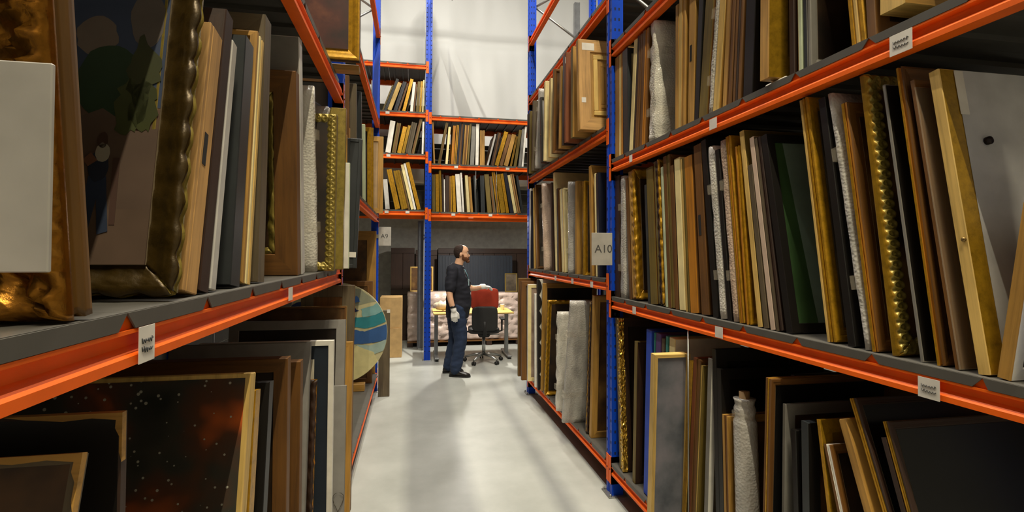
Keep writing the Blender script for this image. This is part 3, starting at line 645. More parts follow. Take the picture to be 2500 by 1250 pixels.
  ('small', 'navy', 'dark navy frame', -0.3033, 8.32, 3.945, 0.5, 0.492, 0.0566, 0.3027, {}),
  ('small', 'brown', 'brown gold frame', -0.25, 8.32, 3.945, 0.5, 0.468, 0.0291, 0.3017, {}),
  ('small', 'gold', 'bright yellow gold frame', -0.172, 8.32, 3.945, 0.5, 0.536, 0.0481, 0.2329, {}),
  ('small', 'white', 'white canvas', -0.052, 8.32, 3.945, 0.5, 0.48, 0.0436, 0.0925, {}),
  ('small', 'brown', 'slim brown frame', -0.015, 8.32, 3.945, 0.5, 0.451, 0.0199, 0.0935, {}),
  ('small', 'olive', 'olive frame', 0.04, 8.32, 3.945, 0.5, 0.494, 0.0407, 0.0498, {}),
  ('small', 'ochre', 'ochre frame', 0.086, 8.32, 3.945, 0.5, 0.5, 0.0329, 0.0414, {}),
  ('small', 'cream', 'cream canvas', 0.126, 8.32, 3.945, 0.5, 0.522, 0.0206, 0.025, {}),
  ('small', 'grey', 'grey frame', -0.664, 8.32, 3.945, 0.5, 0.462, 0.0199, -0.0007, {}),
  ('small', 'cream', 'cream slim canvas', -0.632, 8.32, 3.945, 0.5, 0.504, 0.0199, 0.0144, {}),
 ]),
 'BL2': ('B', [
  ('small', 'white', 'thick white canvas', -0.411, 8.32, 3.275, 0.5, 0.512, 0.0795, 0.1437, {}),
  ('small', 'olive', 'olive frame', -0.319, 8.32, 3.275, 0.5, 0.483, 0.0637, 0.1595, {}),
  ('small', 'gold', 'gold tan frame', -0.238, 8.32, 3.275, 0.5, 0.432, 0.0634, 0.2083, {}),
  ('small', 'ochre', 'ochre frame', -0.176, 8.32, 3.275, 0.5, 0.457, 0.0437, 0.2077, {}),
  ('small', 'taupe', 'dark taupe frame', -0.102, 8.32, 3.275, 0.5, 0.506, 0.0844, 0.1993, {}),
  ('small', 'olive', 'dark olive leaning frame', -0.026, 8.32, 3.275, 0.5, 0.5756, 0.0439, 0.2234, {}),
  ('small', 'white', 'white slim canvas', 0.127, 8.32, 3.275, 0.5, 0.522, 0.0288, 0.0203, {}),
 ]),
 'BL1': ('B', [
  ('small', 'ltgrey', 'pale grey canvas', -0.408, 8.32, 2.385, 0.5, 0.472, 0.0679, -0.0895, {}),
  ('small', 'gold', 'gold frame', -0.253, 8.32, 2.385, 0.5, 0.64, 0.0788, -0.2185, {}),
  ('small', 'ochre', 'ochre broad frame', -0.145, 8.32, 2.385, 0.5, 0.622, 0.0991, -0.2162, {}),
  ('small', 'olive', 'slim olive frame', -0.074, 8.32, 2.385, 0.5, 0.628, 0.0273, -0.2178, {}),
  ('small', 'cream', 'cream edged frame', -0.0244, 8.32, 2.385, 0.5, 0.727, 0.0423, -0.2311, {}),
  ('small', 'white', 'bright white canvas', 0.018, 8.32, 2.385, 0.5, 0.749, 0.0312, -0.2302, {}),
  ('small', 'gold', 'olive gold frame', 0.08, 8.32, 2.385, 0.5, 0.77, 0.0554, -0.2461, {}),
 ]),
 'BR2': ('B', [
  ('small', 'tan', 'thin tan frame', 0.315, 8.32, 3.13, 0.5, 0.6756, 0.0249, -0.0463, {}),
  ('small', 'olive', 'olive leaning frame', 0.392, 8.32, 3.13, 0.5, 0.6796, 0.041, 0.179, {}),
  ('small', 'cream', 'cream canvas', 0.508, 8.32, 3.13, 0.5, 0.606, 0.0376, 0.0792, {}),
  ('small', 'orange', 'brown gold frame', 0.599, 8.32, 3.13, 0.5, 0.63, 0.042, 0.0525, {}),
  ('small', 'gold', 'gold frame', 0.6429, 8.32, 3.13, 0.5, 0.642, 0.0376, 0.0686, {}),
  ('small', 'navy', 'wide navy black frame', 0.708, 8.32, 3.13, 0.5, 0.661, 0.0843, 0.0702, {}),
  ('small', 'tan', 'tan frame', 0.793, 8.32, 3.13, 0.5, 0.649, 0.0677, 0.0688, {}),
  ('small', 'olive', 'slim olive frame', 0.851, 8.32, 3.13, 0.5, 0.6753, 0.0297, 0.0623, {}),
  ('small', 'grey', 'grey tan frame', 0.919, 8.32, 3.13, 0.5, 0.632, 0.0639, 0.0435, {}),
  ('small', 'white', 'tall pale canvas', 0.999, 8.32, 3.13, 0.5, 0.6753, 0.0514, 0.0161, {}),
  ('small', 'tan', 'broad tan frame', 1.085, 8.32, 3.13, 0.5, 0.576, 0.0773, 0.0026, {}),
  ('small', 'ltgrey', 'thin pale frame', 1.175, 8.32, 3.13, 0.5, 0.537, 0.0293, 0.2446, {}),
  ('small', 'dkbrown', 'dark brown frame', 1.251, 8.32, 3.13, 0.5, 0.557, 0.0593, 0.2102, {}),
  ('small', 'gold', 'yellow gold frame', 1.321, 8.32, 3.13, 0.5, 0.586, 0.0626, 0.2809, {}),
  ('small', 'brown', 'brown frame', 1.395, 8.32, 3.13, 0.5, 0.544, 0.0545, 0.2798, {}),
  ('small', 'tan', 'light tan frame', 1.476, 8.32, 3.13, 0.5, 0.542, 0.0679, 0.2573, {}),
  ('small', 'ochre', 'ochre slim frame', 1.56, 8.32, 3.13, 0.5, 0.511, 0.0304, 0.2039, {}),
  ('small', 'olive', 'tall olive frame', 1.63, 8.32, 3.13, 0.5, 0.618, 0.0439, 0.1507, {}),
  ('small', 'grey', 'grey frame', 1.709, 8.32, 3.13, 0.5, 0.628, 0.0397, 0.0992, {}),
  ('small', 'white', 'white slim canvas', 1.758, 8.32, 3.13, 0.5, 0.6756, 0.031, 0.0857, {}),
 ]),
 'BR1': ('B', [
  ('small', 'olive', 'olive frame', 0.3129, 8.32, 2.36, 0.5, 0.599, 0.0497, -0.0141, {}),
  ('small', 'gold', 'gold frame', 0.372, 8.32, 2.36, 0.5, 0.605, 0.0498, -0.0214, {}),
  ('small', 'ochre', 'tall ochre frame', 0.4259, 8.32, 2.36, 0.5, 0.67, 0.0332, -0.0336, {}),
  ('small', 'dkbrown', 'dark brown slim frame', 0.459, 8.32, 2.36, 0.5, 0.604, 0.025, -0.0208, {}),
  ('small', 'white', 'thin white canvas', 0.484, 8.32, 2.36, 0.5, 0.525, 0.0167, -0.0192, {}),
  ('small', 'dkbrown', 'dark brown frame', 0.528, 8.32, 2.36, 0.5, 0.589, 0.0544, -0.0211, {}),
  ('small', 'gold', 'short gold frame', 0.584, 8.32, 2.36, 0.5, 0.578, 0.0419, -0.026, {}),
  ('small', 'gold', 'short gold ridged frame', 0.641, 8.32, 2.36, 0.5, 0.589, 0.0462, -0.0397, {}),
  ('small', 'white', 'thick white canvas', 0.722, 8.32, 2.36, 0.5, 0.616, 0.0716, -0.0622, {}),
  ('small', 'white', 'slim white canvas', 0.785, 8.32, 2.36, 0.5, 0.64, 0.0296, -0.0668, {}),
  ('small', 'cream', 'cream canvas', 0.87, 8.32, 2.36, 0.5, 0.601, 0.0466, -0.0709, {}),
  ('small', 'tan', 'tan frame', 0.921, 8.32, 2.36, 0.5, 0.582, 0.0382, -0.0768, {}),
  ('small', 'slate', 'dark grey frame', 0.991, 8.32, 2.36, 0.5, 0.604, 0.0341, -0.0489, {}),
  ('small', 'slate', 'wide dark grey frame', 1.104, 8.32, 2.36, 0.5, 0.607, 0.0644, -0.0342, {}),
  ('small', 'olive', 'olive brown frame', 1.213, 8.32, 2.36, 0.5, 0.627, 0.0726, -0.0919, {}),
  ('small', 'taupe', 'taupe frame', 1.292, 8.32, 2.36, 0.5, 0.599, 0.0468, -0.115, {}),
  ('small', 'gold', 'tall olive gold frame', 1.359, 8.32, 2.36, 0.5, 0.6702, 0.0512, -0.1355, {}),
  ('small', 'ochre', 'wide ochre frame', 1.438, 8.32, 2.36, 0.5, 0.636, 0.0767, -0.1496, {}),
  ('small', 'gold', 'gold frame by the slate one', 1.51, 8.32, 2.36, 0.5, 0.653, 0.047, -0.1561, {}),
  ('small', 'navy', 'dark slate frame', 1.58, 8.32, 2.36, 0.5, 0.6716, 0.0557, -0.1753, {}),
  ('small', 'cream', 'cream slim canvas', 1.641, 8.32, 2.36, 0.5, 0.634, 0.0474, -0.1808, {}),
  ('small', 'tan2', 'peach canvas', 1.701, 8.32, 2.36, 0.5, 0.659, 0.0517, -0.1878, {}),
  ('small', 'slate', 'narrow dark grey frame', 1.755, 8.32, 2.36, 0.5, 0.633, 0.0393, -0.1467, {}),
 ]),
}
# ------------------------------------------------------------------ pictures and other stored works
PROF = dict(
    flat=[(0, 0, 0), (0, .94, 0), (.04, 1, 2), (.96, 1, 2), (1, .9, 2), (1, .2, 0)],
    step=[(0, 0, 0), (0, .45, 1), (.09, .47, 1), (.09, .62, 1), (.01, .66, 1), (.01, .93, 2), (.1, 1, 2), (.5, .95, 2), (.6, .74, 2), (1, .62, 2), (1, .15, 0)],
    cove=[(0, 0, 0), (0, .32, 1), (.06, .36, 1), (.06, .68, 1), (0, .76, 2), (.02, .95, 2), (.12, 1, 2), (.3, .9, 2), (.52, .62, 2), (.82, .5, 2), (.88, .58, 2), (1, .5, 2), (1, .1, 0)],
    ridge=[(0, 0, 0), (0, .22, 0), (.08, .25, 1), (.08, .33, 1), (0, .38, 1), (0, .55, 1), (.09, .59, 2), (.09, .67, 2), (0, .73, 2), (0, .94, 2), (.1, 1, 2), (.32, 1, 2), (.36, .88, 2), (.62, .9, 2), (.66, .7, 2), (.96, .62, 2), (1, .3, 0)],
)
def member(mb, A, B, nrm, prof, W, H, fw, t, carve=None, amp=0, seglen=.012, side=1, seed=0):
    """one mitred length of moulding; A,B outer corner points (x,z); prof in (u,v,mat)"""
    ax, az = A; bx, bz = B; L = math.hypot(bx - ax, bz - az); dx, dz = (bx - ax) / L, (bz - az) / L
    nx, nz = nrm
    segs = max(2, int(L / seglen)) if carve else 1
    n = len(prof); o = len(mb.v)
    for k in range(segs + 1):
        s = k / segs
        for i, (u, v, mi) in enumerate(prof):
            uu = u * fw; vv = v * t
            d = uu + s * (L - 2 * uu)
            if carve:
                f, cu, cv = carve(d, u, v, L); uu -= cu * f * amp; vv += cv * f * amp
            mb.v.append((ax + dx * d + nx * uu, side * (vv - t / 2), az + dz * d + nz * uu))
    for k in range(segs):
        for i in range(n):
            j = (i + 1) % n
            mb.quad((o + k * n + i, o + k * n + j, o + (k + 1) * n + j, o + (k + 1) * n + i), prof[i][2], bool(carve))
    mb.quad(tuple(o + i for i in range(n))); mb.quad(tuple(o + segs * n + i for i in range(n))[::-1])
def carve_scallop(seed):
    def f(d, u, v, L):
        sc = abs(math.sin(d * PI / .066 + seed))
        if u < .1 and v > .3: return sc * 1.1 + .35 * noise.noise(Vector((d * 60, v * 6, seed))), 1, .35
        if v > .45 and u < .95: return .35 * noise.noise(Vector((d * 90, u * 14, seed))) + .3 * sc, 0, 1
        return 0, 0, 0
    return f
def carve_leaf(seed):
    def f(d, u, v, L):
        if u < .1 or v < .4 or u > .97: return 0, 0, 0
        r = abs(math.sin((d + u * .03 * math.sin(seed)) * PI / .034 + 2.2 * noise.noise(Vector((d * 14, u * 3, seed)))))
        a = (1 - r) ** 2 * 1.5 + .8 * noise.noise(Vector((d * 55 + seed, u * 9, v * 4))) + .35
        return a, 0, 1
    return f
def carve_acanthus(seed, plainside=0):
    def f(d, u, v, L):
        if plainside and u < .1: return 0, 0, 0
        if v < .35 or u > .97: return 0, 0, 0
        w = .5 + .5 * math.sin(d * 2 * PI / .062 + u * 5 + seed); w2 = abs(math.sin(d * 2 * PI / .031 + seed + v * 6))
        nz = noise.noise(Vector((d * 38 + seed * 7, u * 5, v * 5)))
        a = w * .75 + w2 * .35 + nz * .9
        return a, (1 if u < .08 else .1), (.9 if v > .45 else .1)
    return f
def carve_bead(lam):
    def f(d, u, v, L):
        if v < .6: return 0, 0, 0
        q = (u - .45) / .4; p = ((d / lam) % 1 - .5) / .46
        r = math.sqrt(p * p + q * q); ring = math.exp(-((r - .8) / .22) ** 2) + .55 * math.exp(-(r / .3) ** 2)
        return ring, 0, 1
    return f
def dense(prof, n):
    out = []
    for i, (u, v, mi) in enumerate(prof):
        u2, v2, _ = prof[(i + 1) % len(prof)]
        k = n if i < len(prof) - 1 and math.hypot(u2 - u, v2 - v) > .12 and (v > .3 or v2 > .3) else 1
        for j in range(k): out.append((u + (u2 - u) * j / k, v + (v2 - v) * j / k, mi))
    return out
def frame_parts(root, W, H, t, fw, prof, cols, side, amp, seed, ps=0, off=0., sc=0):
    fw = min(fw, W * .3, H * .3)
    carve = None; p = PROF.get(prof, PROF['cove'])
    if prof == 'carved': carve = carve_leaf(seed) if ps else (carve_scallop(seed) if sc else carve_acanthus(seed)); p = dense(PROF['cove'], 3)
    if prof == 'bead': carve = carve_bead(.031); p = dense([(0, 0, 0), (0, .62, 1), (.04, .8, 1), (.1, .84, 2), (.45, .9, 2), (.82, .72, 2), (.9, .72, 2), (1, .6, 2), (1, .1, 0)], 6)
    C = [(off, off), (W - off, off), (W - off, H - off), (off, H - off)]
    nr = [(0, 1), (-1, 0), (0, -1), (1, 0)]
    for i, nm in enumerate(('rail', 'stile', 'rail', 'stile')):
        mb = MB(); cv = carve if (i != 1 or prof == 'x') else None
        pp = p if cv or prof not in ('carved', 'bead') else PROF['cove']
        member(mb, C[i], C[(i + 1) % 4], nr[i], pp, W, H, fw, t, cv, amp, .0045 if prof == 'bead' else .009, side, seed)
        ax = 'x' if i % 2 == 0 else 'z'
        mb.build(nm, [cmat(c, ax) for c in cols], root)
    return fw
def canvas_parts(root, W, H, t, edge, pic, side, inset=0., border=0, y0=None, y1=None):
    a = inset; mb = MB(); tt = t / 2
    y0 = -tt if y0 is None else y0; y1 = tt if y1 is None else y1
    mats = [edge, pic]
    r = min(.003, t * .2)
    mb.box(a, W - a, y0, y1, a, H - a, 0, bev=r)
    o = mb.build('canvas', mats[0], root)
    bd = border or (r * 1.2)
    yy = y1 + .0006 if side > 0 else y0 - .0006
    MB().box(a + bd, W - a - bd, min(yy, yy - side * .0006), max(yy, yy - side * .0006), a + bd, H - a - bd).build('painted_surface', pic, o)
    return o
def wobble_box(W, H, t, lump, seed, r=.012):
    """rounded soft box, displaced: plastic wrapping"""
    mb = MB(); ny = 4; step = .03 if lump else .04
    nz = max(6, int(H / step)); prof = []
    # outline of the horizontal section, going round the box
    per = []
    nxs = max(6, int(W / .05))
    for i in range(nxs + 1): per.append((r * .4 + (W - r * .8) * i / nxs, -t / 2))
    for j in range(1, ny): per.append((W, -t / 2 + t * j / ny))
    for i in range(nxs + 1): per.append((W - r * .4 - (W - r * .8) * i / nxs, t / 2))
    for j in range(1, ny): per.append((0, t / 2 - t * j / ny))
    rows = []
    for k in range(nz + 1):
        z = H * k / nz; sh = 1 - (.18 if k in (0, nz) else 0)
        row = []
        for (x, y) in per:
            nn = noise.noise(Vector((x * 9 + seed, y * 25, z * 9))) ; n2 = noise.noise(Vector((x * 22, y * 40 + seed, z * 24)))
            a = (.016 if lump else .005); d = nn * a + n2 * a * .45
            sx = -1 if x < .01 else (1 if x > W - .01 else 0); sy = -1 if y < 0 else 1
            dd = min(abs(d), .02)
            yy = y * sh
            # keep the wrap inside its own thickness
            row.append((max(-.012, x + sx * d * .9), yy * (1 - .35 * min(1, abs(nn) * (1.6 if lump else .7)) * (1 if abs(yy) > t * .3 else 0)), z))
        rows.append(row)
    mb.rings(rows, 0, True, True)
    return mb
def slot(root, t, z0, z1, W):
    MB().box(-.001, .004, -t * .12, t * .14, z0, z1).build('slot', plain('120c07', .9), root)
def flatposts(*a): pass
def village_scene(can, W, H, s, a):
    """flat painted shapes on the canvas: sky, cloud, hill, tree, wall and a walking figure"""
    w0, h0 = W - 2 * a, H - 2 * a
    def patch(name, pts, col, lift):
        mb = MB(); y = s * (lift)
        P = [(a + w0 * (1 - px), a + h0 * pz) for px, pz in pts]
        yy0, yy1 = min(y, y - s * .0004), max(y, y - s * .0004)
        mb.prism([(p[0], p[1]) for p in P], yy0, yy1, 'y'); mb.build(name, plain(col, .5), can)
    def blob(cx, cz, rx, rz, n=22, rough=.25, sd=0):
        return [(cx + rx * math.cos(q) * (1 + rough * noise.noise(Vector((math.cos(q) * 2 + sd, math.sin(q) * 2, sd)))), cz + rz * math.sin(q) * (1 + rough * noise.noise(Vector((math.cos(q) * 2, math.sin(q) * 2 + sd, 3))))) for q in [2 * PI * k / n for k in range(n)]]
    return patch, blob
ORD = 'first second third fourth fifth sixth seventh eighth ninth tenth eleventh twelfth thirteenth fourteenth fifteenth sixteenth seventeenth eighteenth nineteenth twentieth'.split()
ORD += ['twenty-' + w for w in ORD[:9]] + ['thirtieth'] + ['thirty-' + w for w in ORD[:9]] + ['fortieth']
NAMES = dict(frame='framed_picture', canvas='stretched_canvas', wrap='wrapped_picture', board='timber_plank', foil='foil_edged_frame', roll='plastic_wrapped_roll',
             box='cardboard_sleeve', cratefront='wooden_picture_case', scallop='scalloped_screen', small='stored_picture')
CATS = dict(frame='framed picture', canvas='canvas', wrap='wrapped picture', board='wooden board', foil='picture frame', roll='roll', box='cardboard', cratefront='picture case', scallop='screen', small='stored picture')
WHERE = dict(R1M=('{} before the A10 post on middle shelf', -1), R1U=('{} before the A10 post on upper shelf', -1), R1B=('{} before the A10 post on bottom shelf', -1),
             R2U=('{} past the A10 post on upper shelf', 1), R2M=('{} past the A10 post on middle shelf', 1), R2B=('{} past the A10 post on bottom shelf', 1),
             L1M=('{} along middle shelf across from A10', 1), L1B=('{} along bottom shelf across from A10', 1),
             L1U=('on top shelf across from A10', 1), L2M=('{} along raised shelf before the A9 sign', 1), L2B=('{} along bottom shelf before the A9 sign', 1),
             BL3=('{} from centre post, top short end-rack shelf', -2), BL2=('{} from centre post, middle short end-rack shelf', -2), BL1=('{} from centre post, lowest short end-rack shelf', -2),
             BR2=('{} from centre post, upper long end-rack shelf', 2), BR1=('{} from centre post, lower long end-rack shelf', 2))
GROUPS = dict(R1M='pictures on the middle shelf before A10', R1U='pictures on the upper shelf before A10', R1B='pictures on the bottom shelf before A10', R2U='pictures on the upper shelf past A10',
              R2M='pictures on the middle shelf past A10', R2B='pictures on the bottom shelf past A10', L1M='pictures on the middle shelf across from A10', L1B='pictures on the bottom shelf across from A10',
              L1U='pictures on the top shelf across from A10', L2M='pictures before the A9 sign', L2B='pictures before the A9 sign')
def make_item(key, side, row, label):
    kind, cols, look, x, y, z, D, H, t, lean, o = row
    cols = cols.split(); seed = (hash_(look) % 97) * 1.37 + x * 3 + y * 5
    near = -1 if side in 'RB' else 1           # local y direction that faces the camera
    z += .0015 + (o.get('amp', .006) * 1.6 if o.get('prof') in ('carved',) and not o.get('plainside') else 0)
    if side == 'R': rot = (-lean, 0, 0)
    elif side == 'L': rot = (lean, 0, PI)
    else: rot = (-lean, 0, 0)
    if side == 'B':
        root = empty(NAMES[kind], (x, y, z)); near = -1
        # end rack: depth runs along world Y; local x (depth) -> world Y
        root.rotation_mode = 'XYZ'
        mw = Matrix.Translation((x, y, z + abs(math.sin(lean)) * t / 2)) @ Matrix.Rotation(lean, 4, 'Y') @ Matrix.Rotation(PI / 2, 4, 'Z')
        root.matrix_world = mw
    else:
        root = empty(NAMES[kind], (x, y, z + abs(math.sin(lean)) * t / 2 + o.get('lift', 0)), rot)
        if o.get('roll'): root.rotation_euler.y = o['roll']
    W = D
    if kind == 'frame':
        cols = (cols * 3)[:3]; prof = o.get('prof', 'flat')
        fw = frame_parts(root, W, H, t, o.get('fw', .04 + .02 * random.random()), prof, cols, near, o.get('amp', .006), seed, o.get('plainside', 0), 0, o.get('scal', 0))
        if o.get('inner'):
            frame_parts(root, W, H, t * .8, .055, 'carved', ['dkgilt', 'dkgilt', 'oldgold'], near, .006, seed, 0, fw); fw += .045
        if o.get('slip'): frame_parts(root, W, H, t * .55, .012, 'step', ['oldgold'] * 3, near, 0, seed, 0, fw * .88)
        pic = PIC[o['pic']]() if 'pic' in o else PIC[random.choice(['dark', 'brownart', 'taupeart', 'dark'])]()
        a = fw * .8; d0 = near * t * -.15; d1 = near * t * .22
        y0, y1 = min(d0, d1), max(d0, d1)
        can = MB().box(a, W - a, y0, y1, a, H - a).build('canvas', plain('8f7d60', .8), root)
        fr = d1; yy = fr + near * .0005
        ps = MB().box(a, W - a, min(yy, fr), max(yy, fr), a, H - a).build('painted_surface', pic, can)
        bk = near * t * -.32
        MB().box(fw * .5, W - fw * .5, min(bk, bk + near * .003), max(bk, bk + near * .003), fw * .5, H - fw * .5).build('backing_board', plain('7a6039', .85), root)
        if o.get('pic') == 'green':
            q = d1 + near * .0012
            MB().prism([(W * .2, a), (W - a, a), (W - a, H - a), (W * .12, H - a)], min(q, q + near * .0006), max(q, q + near * .0006), 'y').build('painted_light_area', plain('6f8376', .5), can)  # paler polygon paints in the light falling across the green picture
        if o.get('pic') == 'navymat':
            q = d1 + near * .001; i = .07
            MB().box(a + i, W - a - i, min(q, q + near * .001), max(q, q + near * .001), a + i, H - a - i).build('inner_mat', plain('b8b29f', .7), can)
        if o.get('pic') == 'greyboard' and t > .02:
            yq = near * (t * .5 + .0006)
            MB().box(.05, W - .002, min(yq, yq + near * .0008), max(yq, yq + near * .0008), .003, H - .002).build('backing_paper', plain('b9b7b4', .5), root)
            MB().box(.046, .075, min(yq + near * .0008, yq + near * .0016), max(yq + near * .0008, yq + near * .0016), H * .84, H - .004).build('torn_tape', plain('d8d2c4', .5), root)
            MB().tube([(.115, near * (t * .5 + .001), H * .75), (.115, near * (t * .5 + .012), H * .75)], .011, 10).build('hanging_knob', plain('2a211b', .4, .6), root)
            MB().tube([(-.0005, near * t * .2, H * .42), (-.004, near * t * .2, H * .42)], .006, 8).build('screw', plain('8a7040', .35, .8), root)
        if o.get('pic') == 'landscape':
            patch, blob = village_scene(can, W, H, near, a)
            def P(nm, pts, c, k):
                y = yy + near * (.0004 * k); A = [(a + (W - 2 * a) * u, a + (H - 2 * a) * v) for u, v in pts]
                MB().prism(A, min(y, y - near * .0003), max(y, y - near * .0003), 'y').build(nm, plain(c, .5), can)
            K = .20
            def B(cu, cv, ru, rv, sd, rough=.2): return [(K * q, w) for q, w in blob(cu, cv, ru, rv, sd=sd, rough=rough)]
            def R_(pts): return [(max(0, K * q), w) for q, w in pts]
            P('painted_sky', [(0, .5), (1, .5), (1, 1), (0, 1)], '333e56', 1)
            P('painted_cloud', B(1.0, .735, .3, .07, 2), '6c5f55', 2); P('painted_cloud', B(.3, .80, .26, .1, 5), '5a514b', 2)
            P('painted_hill', B(.76, .58, .46, .125, 1, .08), '20361f', 3)
            P('painted_wall', R_([(0, .12), (2.3, .10), (2.3, .47), (1.2, .45), (.8, .49), (.3, .42), (0, .43)]), '58463a', 4)
            P('painted_ground', [(0, 0), (1, 0), (1, .15), (0, .17)], '5b483a', 5)
            P('painted_tree', B(.3, .62, .24, .11, 9, .7), '35381a', 6); P('painted_tree', B(.42, .51, .24, .09, 4, .7), '3a3f1c', 6); P('painted_tree', B(.25, .5, .2, .08, 7, .7), '32360f', 6)
            fx = .74
            P('painted_shadow', R_([(fx - .28, .12), (fx - .2, .12), (fx - .16, .33), (fx - .26, .33)]), '4a342b', 7)
            P('painted_trousers', R_([(fx - .2, .10), (fx - .06, .09), (fx, .2), (fx + .06, .11), (fx + .2, .12), (fx + .14, .27), (fx - .1, .27)]), '2a3448', 8)
            P('painted_shirt', B(fx + .02, .3, .14, .05, 3), '242a38', 9); P('painted_scarf', B(fx - .02, .345, .1, .03, 6), '948c7c', 10)
            P('painted_head', B(fx, .385, .07, .026, 7), '3f2b20', 10)
            P('painted_arm', R_([(fx + .24, .32), (fx + .14, .345), (fx + .04, .32), (fx + .16, .3)]), '6a4632', 10)
        if o.get('chip'):
            pts = [(-.002, H + .002), (-.002, H - .075), (.002, H - .06), (.002, H - .035), (.008, H - .022), (.007, H - .009), (.04, H - .005), (.08, H - .008), (.13, H - .003), (.16, H + .002)]
            yq = near * t * .5; MB().prism(pts, min(yq - near * t * .6, yq + near * .002), max(yq - near * t * .6, yq + near * .002), 'y').build('chipped_edge', wood('tan', 'x'), root)
        if o.get('sticker'):
            MB().box(-.0012, 0, -t * .3, t * .1, H * .88, H * .95).build('paper_sticker', PAPER, root)
        if 'plastic film' in look:
            MB().box(-.004, W * .9, near * t * .5 + (0 if near > 0 else -.002), near * t * .5 + (.002 if near > 0 else 0), 0, H * .97).build('plastic_film', glassy(), root)
        if 'wire loop' in look: pass
    elif kind == 'canvas':
        edge = cmat(cols[0]); pic = PIC[cols[1]]() if cols[1] in PIC else plain(cols[1], .6)
        can = canvas_parts(root, W, H, t, edge, pic, near, 0, o.get('border', 0))
        bw = min(.045, W * .2); yb = -near * t / 2
        for (x0, x1, z0, z1) in ((.004, W - .004, .004, bw), (.004, W - .004, H - bw, H - .004), (.004, bw, bw, H - bw), (W - bw, W - .004, bw, H - bw)):
            MB().box(x0, x1, min(yb, yb - near * .004), max(yb, yb - near * .004), z0, z1).build('stretcher_bar', wood('tan', 'x' if x1 - x0 > .3 else 'z'), root)
        if 'wire loop' in look:
            pts = [(.03 + .022 * math.cos(q) + .01 * math.sin(2 * q), near * (t / 2 + .012), H * .2 + .05 * math.sin(q)) for q in [2 * PI * k / 16 for k in range(17)]]
            MB().tube(pts, .0016, 5).build('wire_loop', plain('5b5348', .4, .7), root)
    elif kind == 'board':
        m1 = cmat(cols[0]); bw = .07 if W > .2 else .02
        MB().box(0, W, -t / 2, t / 2 * .6, 0, H, bev=.002).build('board', m1, root)
        for (x0, x1, z0, z1) in ((0.001, bw, 0.001, H - .001), (W - bw, W - .001, 0.001, H - .001), (bw, W - bw, .001, bw), (bw, W - bw, H - bw, H - .001)):
            if x1 - x0 > .01:
                MB().box(x0, x1, near * t * .5 if near < 0 else t * .3, -t * .3 if near < 0 else t * .5, z0, z1, bev=.0015).build('batten', wood(cols[1] if cols[1] not in ('slate',) else 'taupe', 'x' if x1 - x0 > .2 else 'z') if cols[0] != 'slate' else cmat('slate'), root)
        if o.get('slot'): slot(root, t, H * .46, H * .58, W)
        if o.get('sticker'): MB().box(.005, W * .6, near * t * .5 + (0 if near > 0 else -.0012), near * t * .5 + (.0012 if near > 0 else 0), H * .08, H * .12).build('paper_sticker', PAPER, root)
    elif kind == 'wrap':
        MB().box(.02, W - .02, -t * .26, t * .26, .02, H - .02, bev=.004).build('picture_inside', cmat(random.choice(['brown', 'taupe', 'gold'])), root)
        w = wobble_box(W, H, t, o.get('lump'), seed).build('bubble_wrap', wrapmat(cols[0]), root)
        for zz in (H * .22, H * .72):
            MB().box(-.0135, W * .4, -t * .5 - .001, t * .5 + .001, zz, zz + .045).build('packing_tape', glassy(), root)
    elif kind == 'foil':
        frame_parts(root, W, H, t, .06, 'flat', ['olive', 'olive', 'dkbrown'], near, 0, seed)
        mb = MB(); rows = []
        nz = int(H / .012)
        for k in range(nz + 1):
            zz = H * k / nz; r = []
            for i in range(9):
                q = i / 8; xx = -.006 + .05 * max(0, q - .35); yy = near * (t * .1 + t * .45 * min(1, q / .35))
                f = noise.noise(Vector((q * 6, zz * 55, seed))) * .011
                r.append((xx - abs(f) * (1 if q < .5 else .2), yy + near * f * .8, zz))
            rows.append(r)
        mb.rings(rows, 0, False, False, False).build('gold_foil', foilmat(), root)
        MB().box(.02, W - .02, -t * .2, t * .2, .03, H - .03).build('canvas', PIC['dark'](), root)
    elif kind == 'roll':
        rr = t * .62; nz = 60; rows = []
        for k in range(nz + 1):
            zz = H * k / nz; q = rr * (1 + .012 * math.sin(k * 2.1)) * (1 if k < nz * .9 else .88 + .08 * math.sin(k * 1.7))
            rows.append([(rr + q * math.cos(a), q * math.sin(a), zz) for a in [2 * PI * i / 20 for i in range(20)]])
        MB().rings(rows).build('roll_body', wrapmat(cols[0]), root)
        MB().tube([(rr, 0, .01), (rr, 0, H + .03)], rr * .45, 14).build('cardboard_tube', plain('9a7a50', .8), root)
        MB().tube([(rr, 0, H * .9), (rr, 0, H * .93)], rr * 1.09, 18).build('tape_band', glassy(), root)
    elif kind == 'box':
        cm = plain('a3814f', .8)
        MB().box(0, W, -t / 2, t / 2, 0, H * .93, bev=.002).build('sleeve', cm, root)
        MB().box(0, .11, -t / 2, -t / 2 + .004, H * .93, H).build('flap', cm, root); MB().box(.14, W, -t / 2, -t / 2 + .004, H * .93, H).build('flap', plain('6e5230', .8), root)
    elif kind == 'cratefront':
        frame_parts(root, W, H, t, .1, 'flat', ['tan', 'pale', 'tan2'], near, 0, seed)
        MB().box(.09, W - .09, -t * .3, t * .1, .09, H - .09).build('panel', wood('tan'), root)
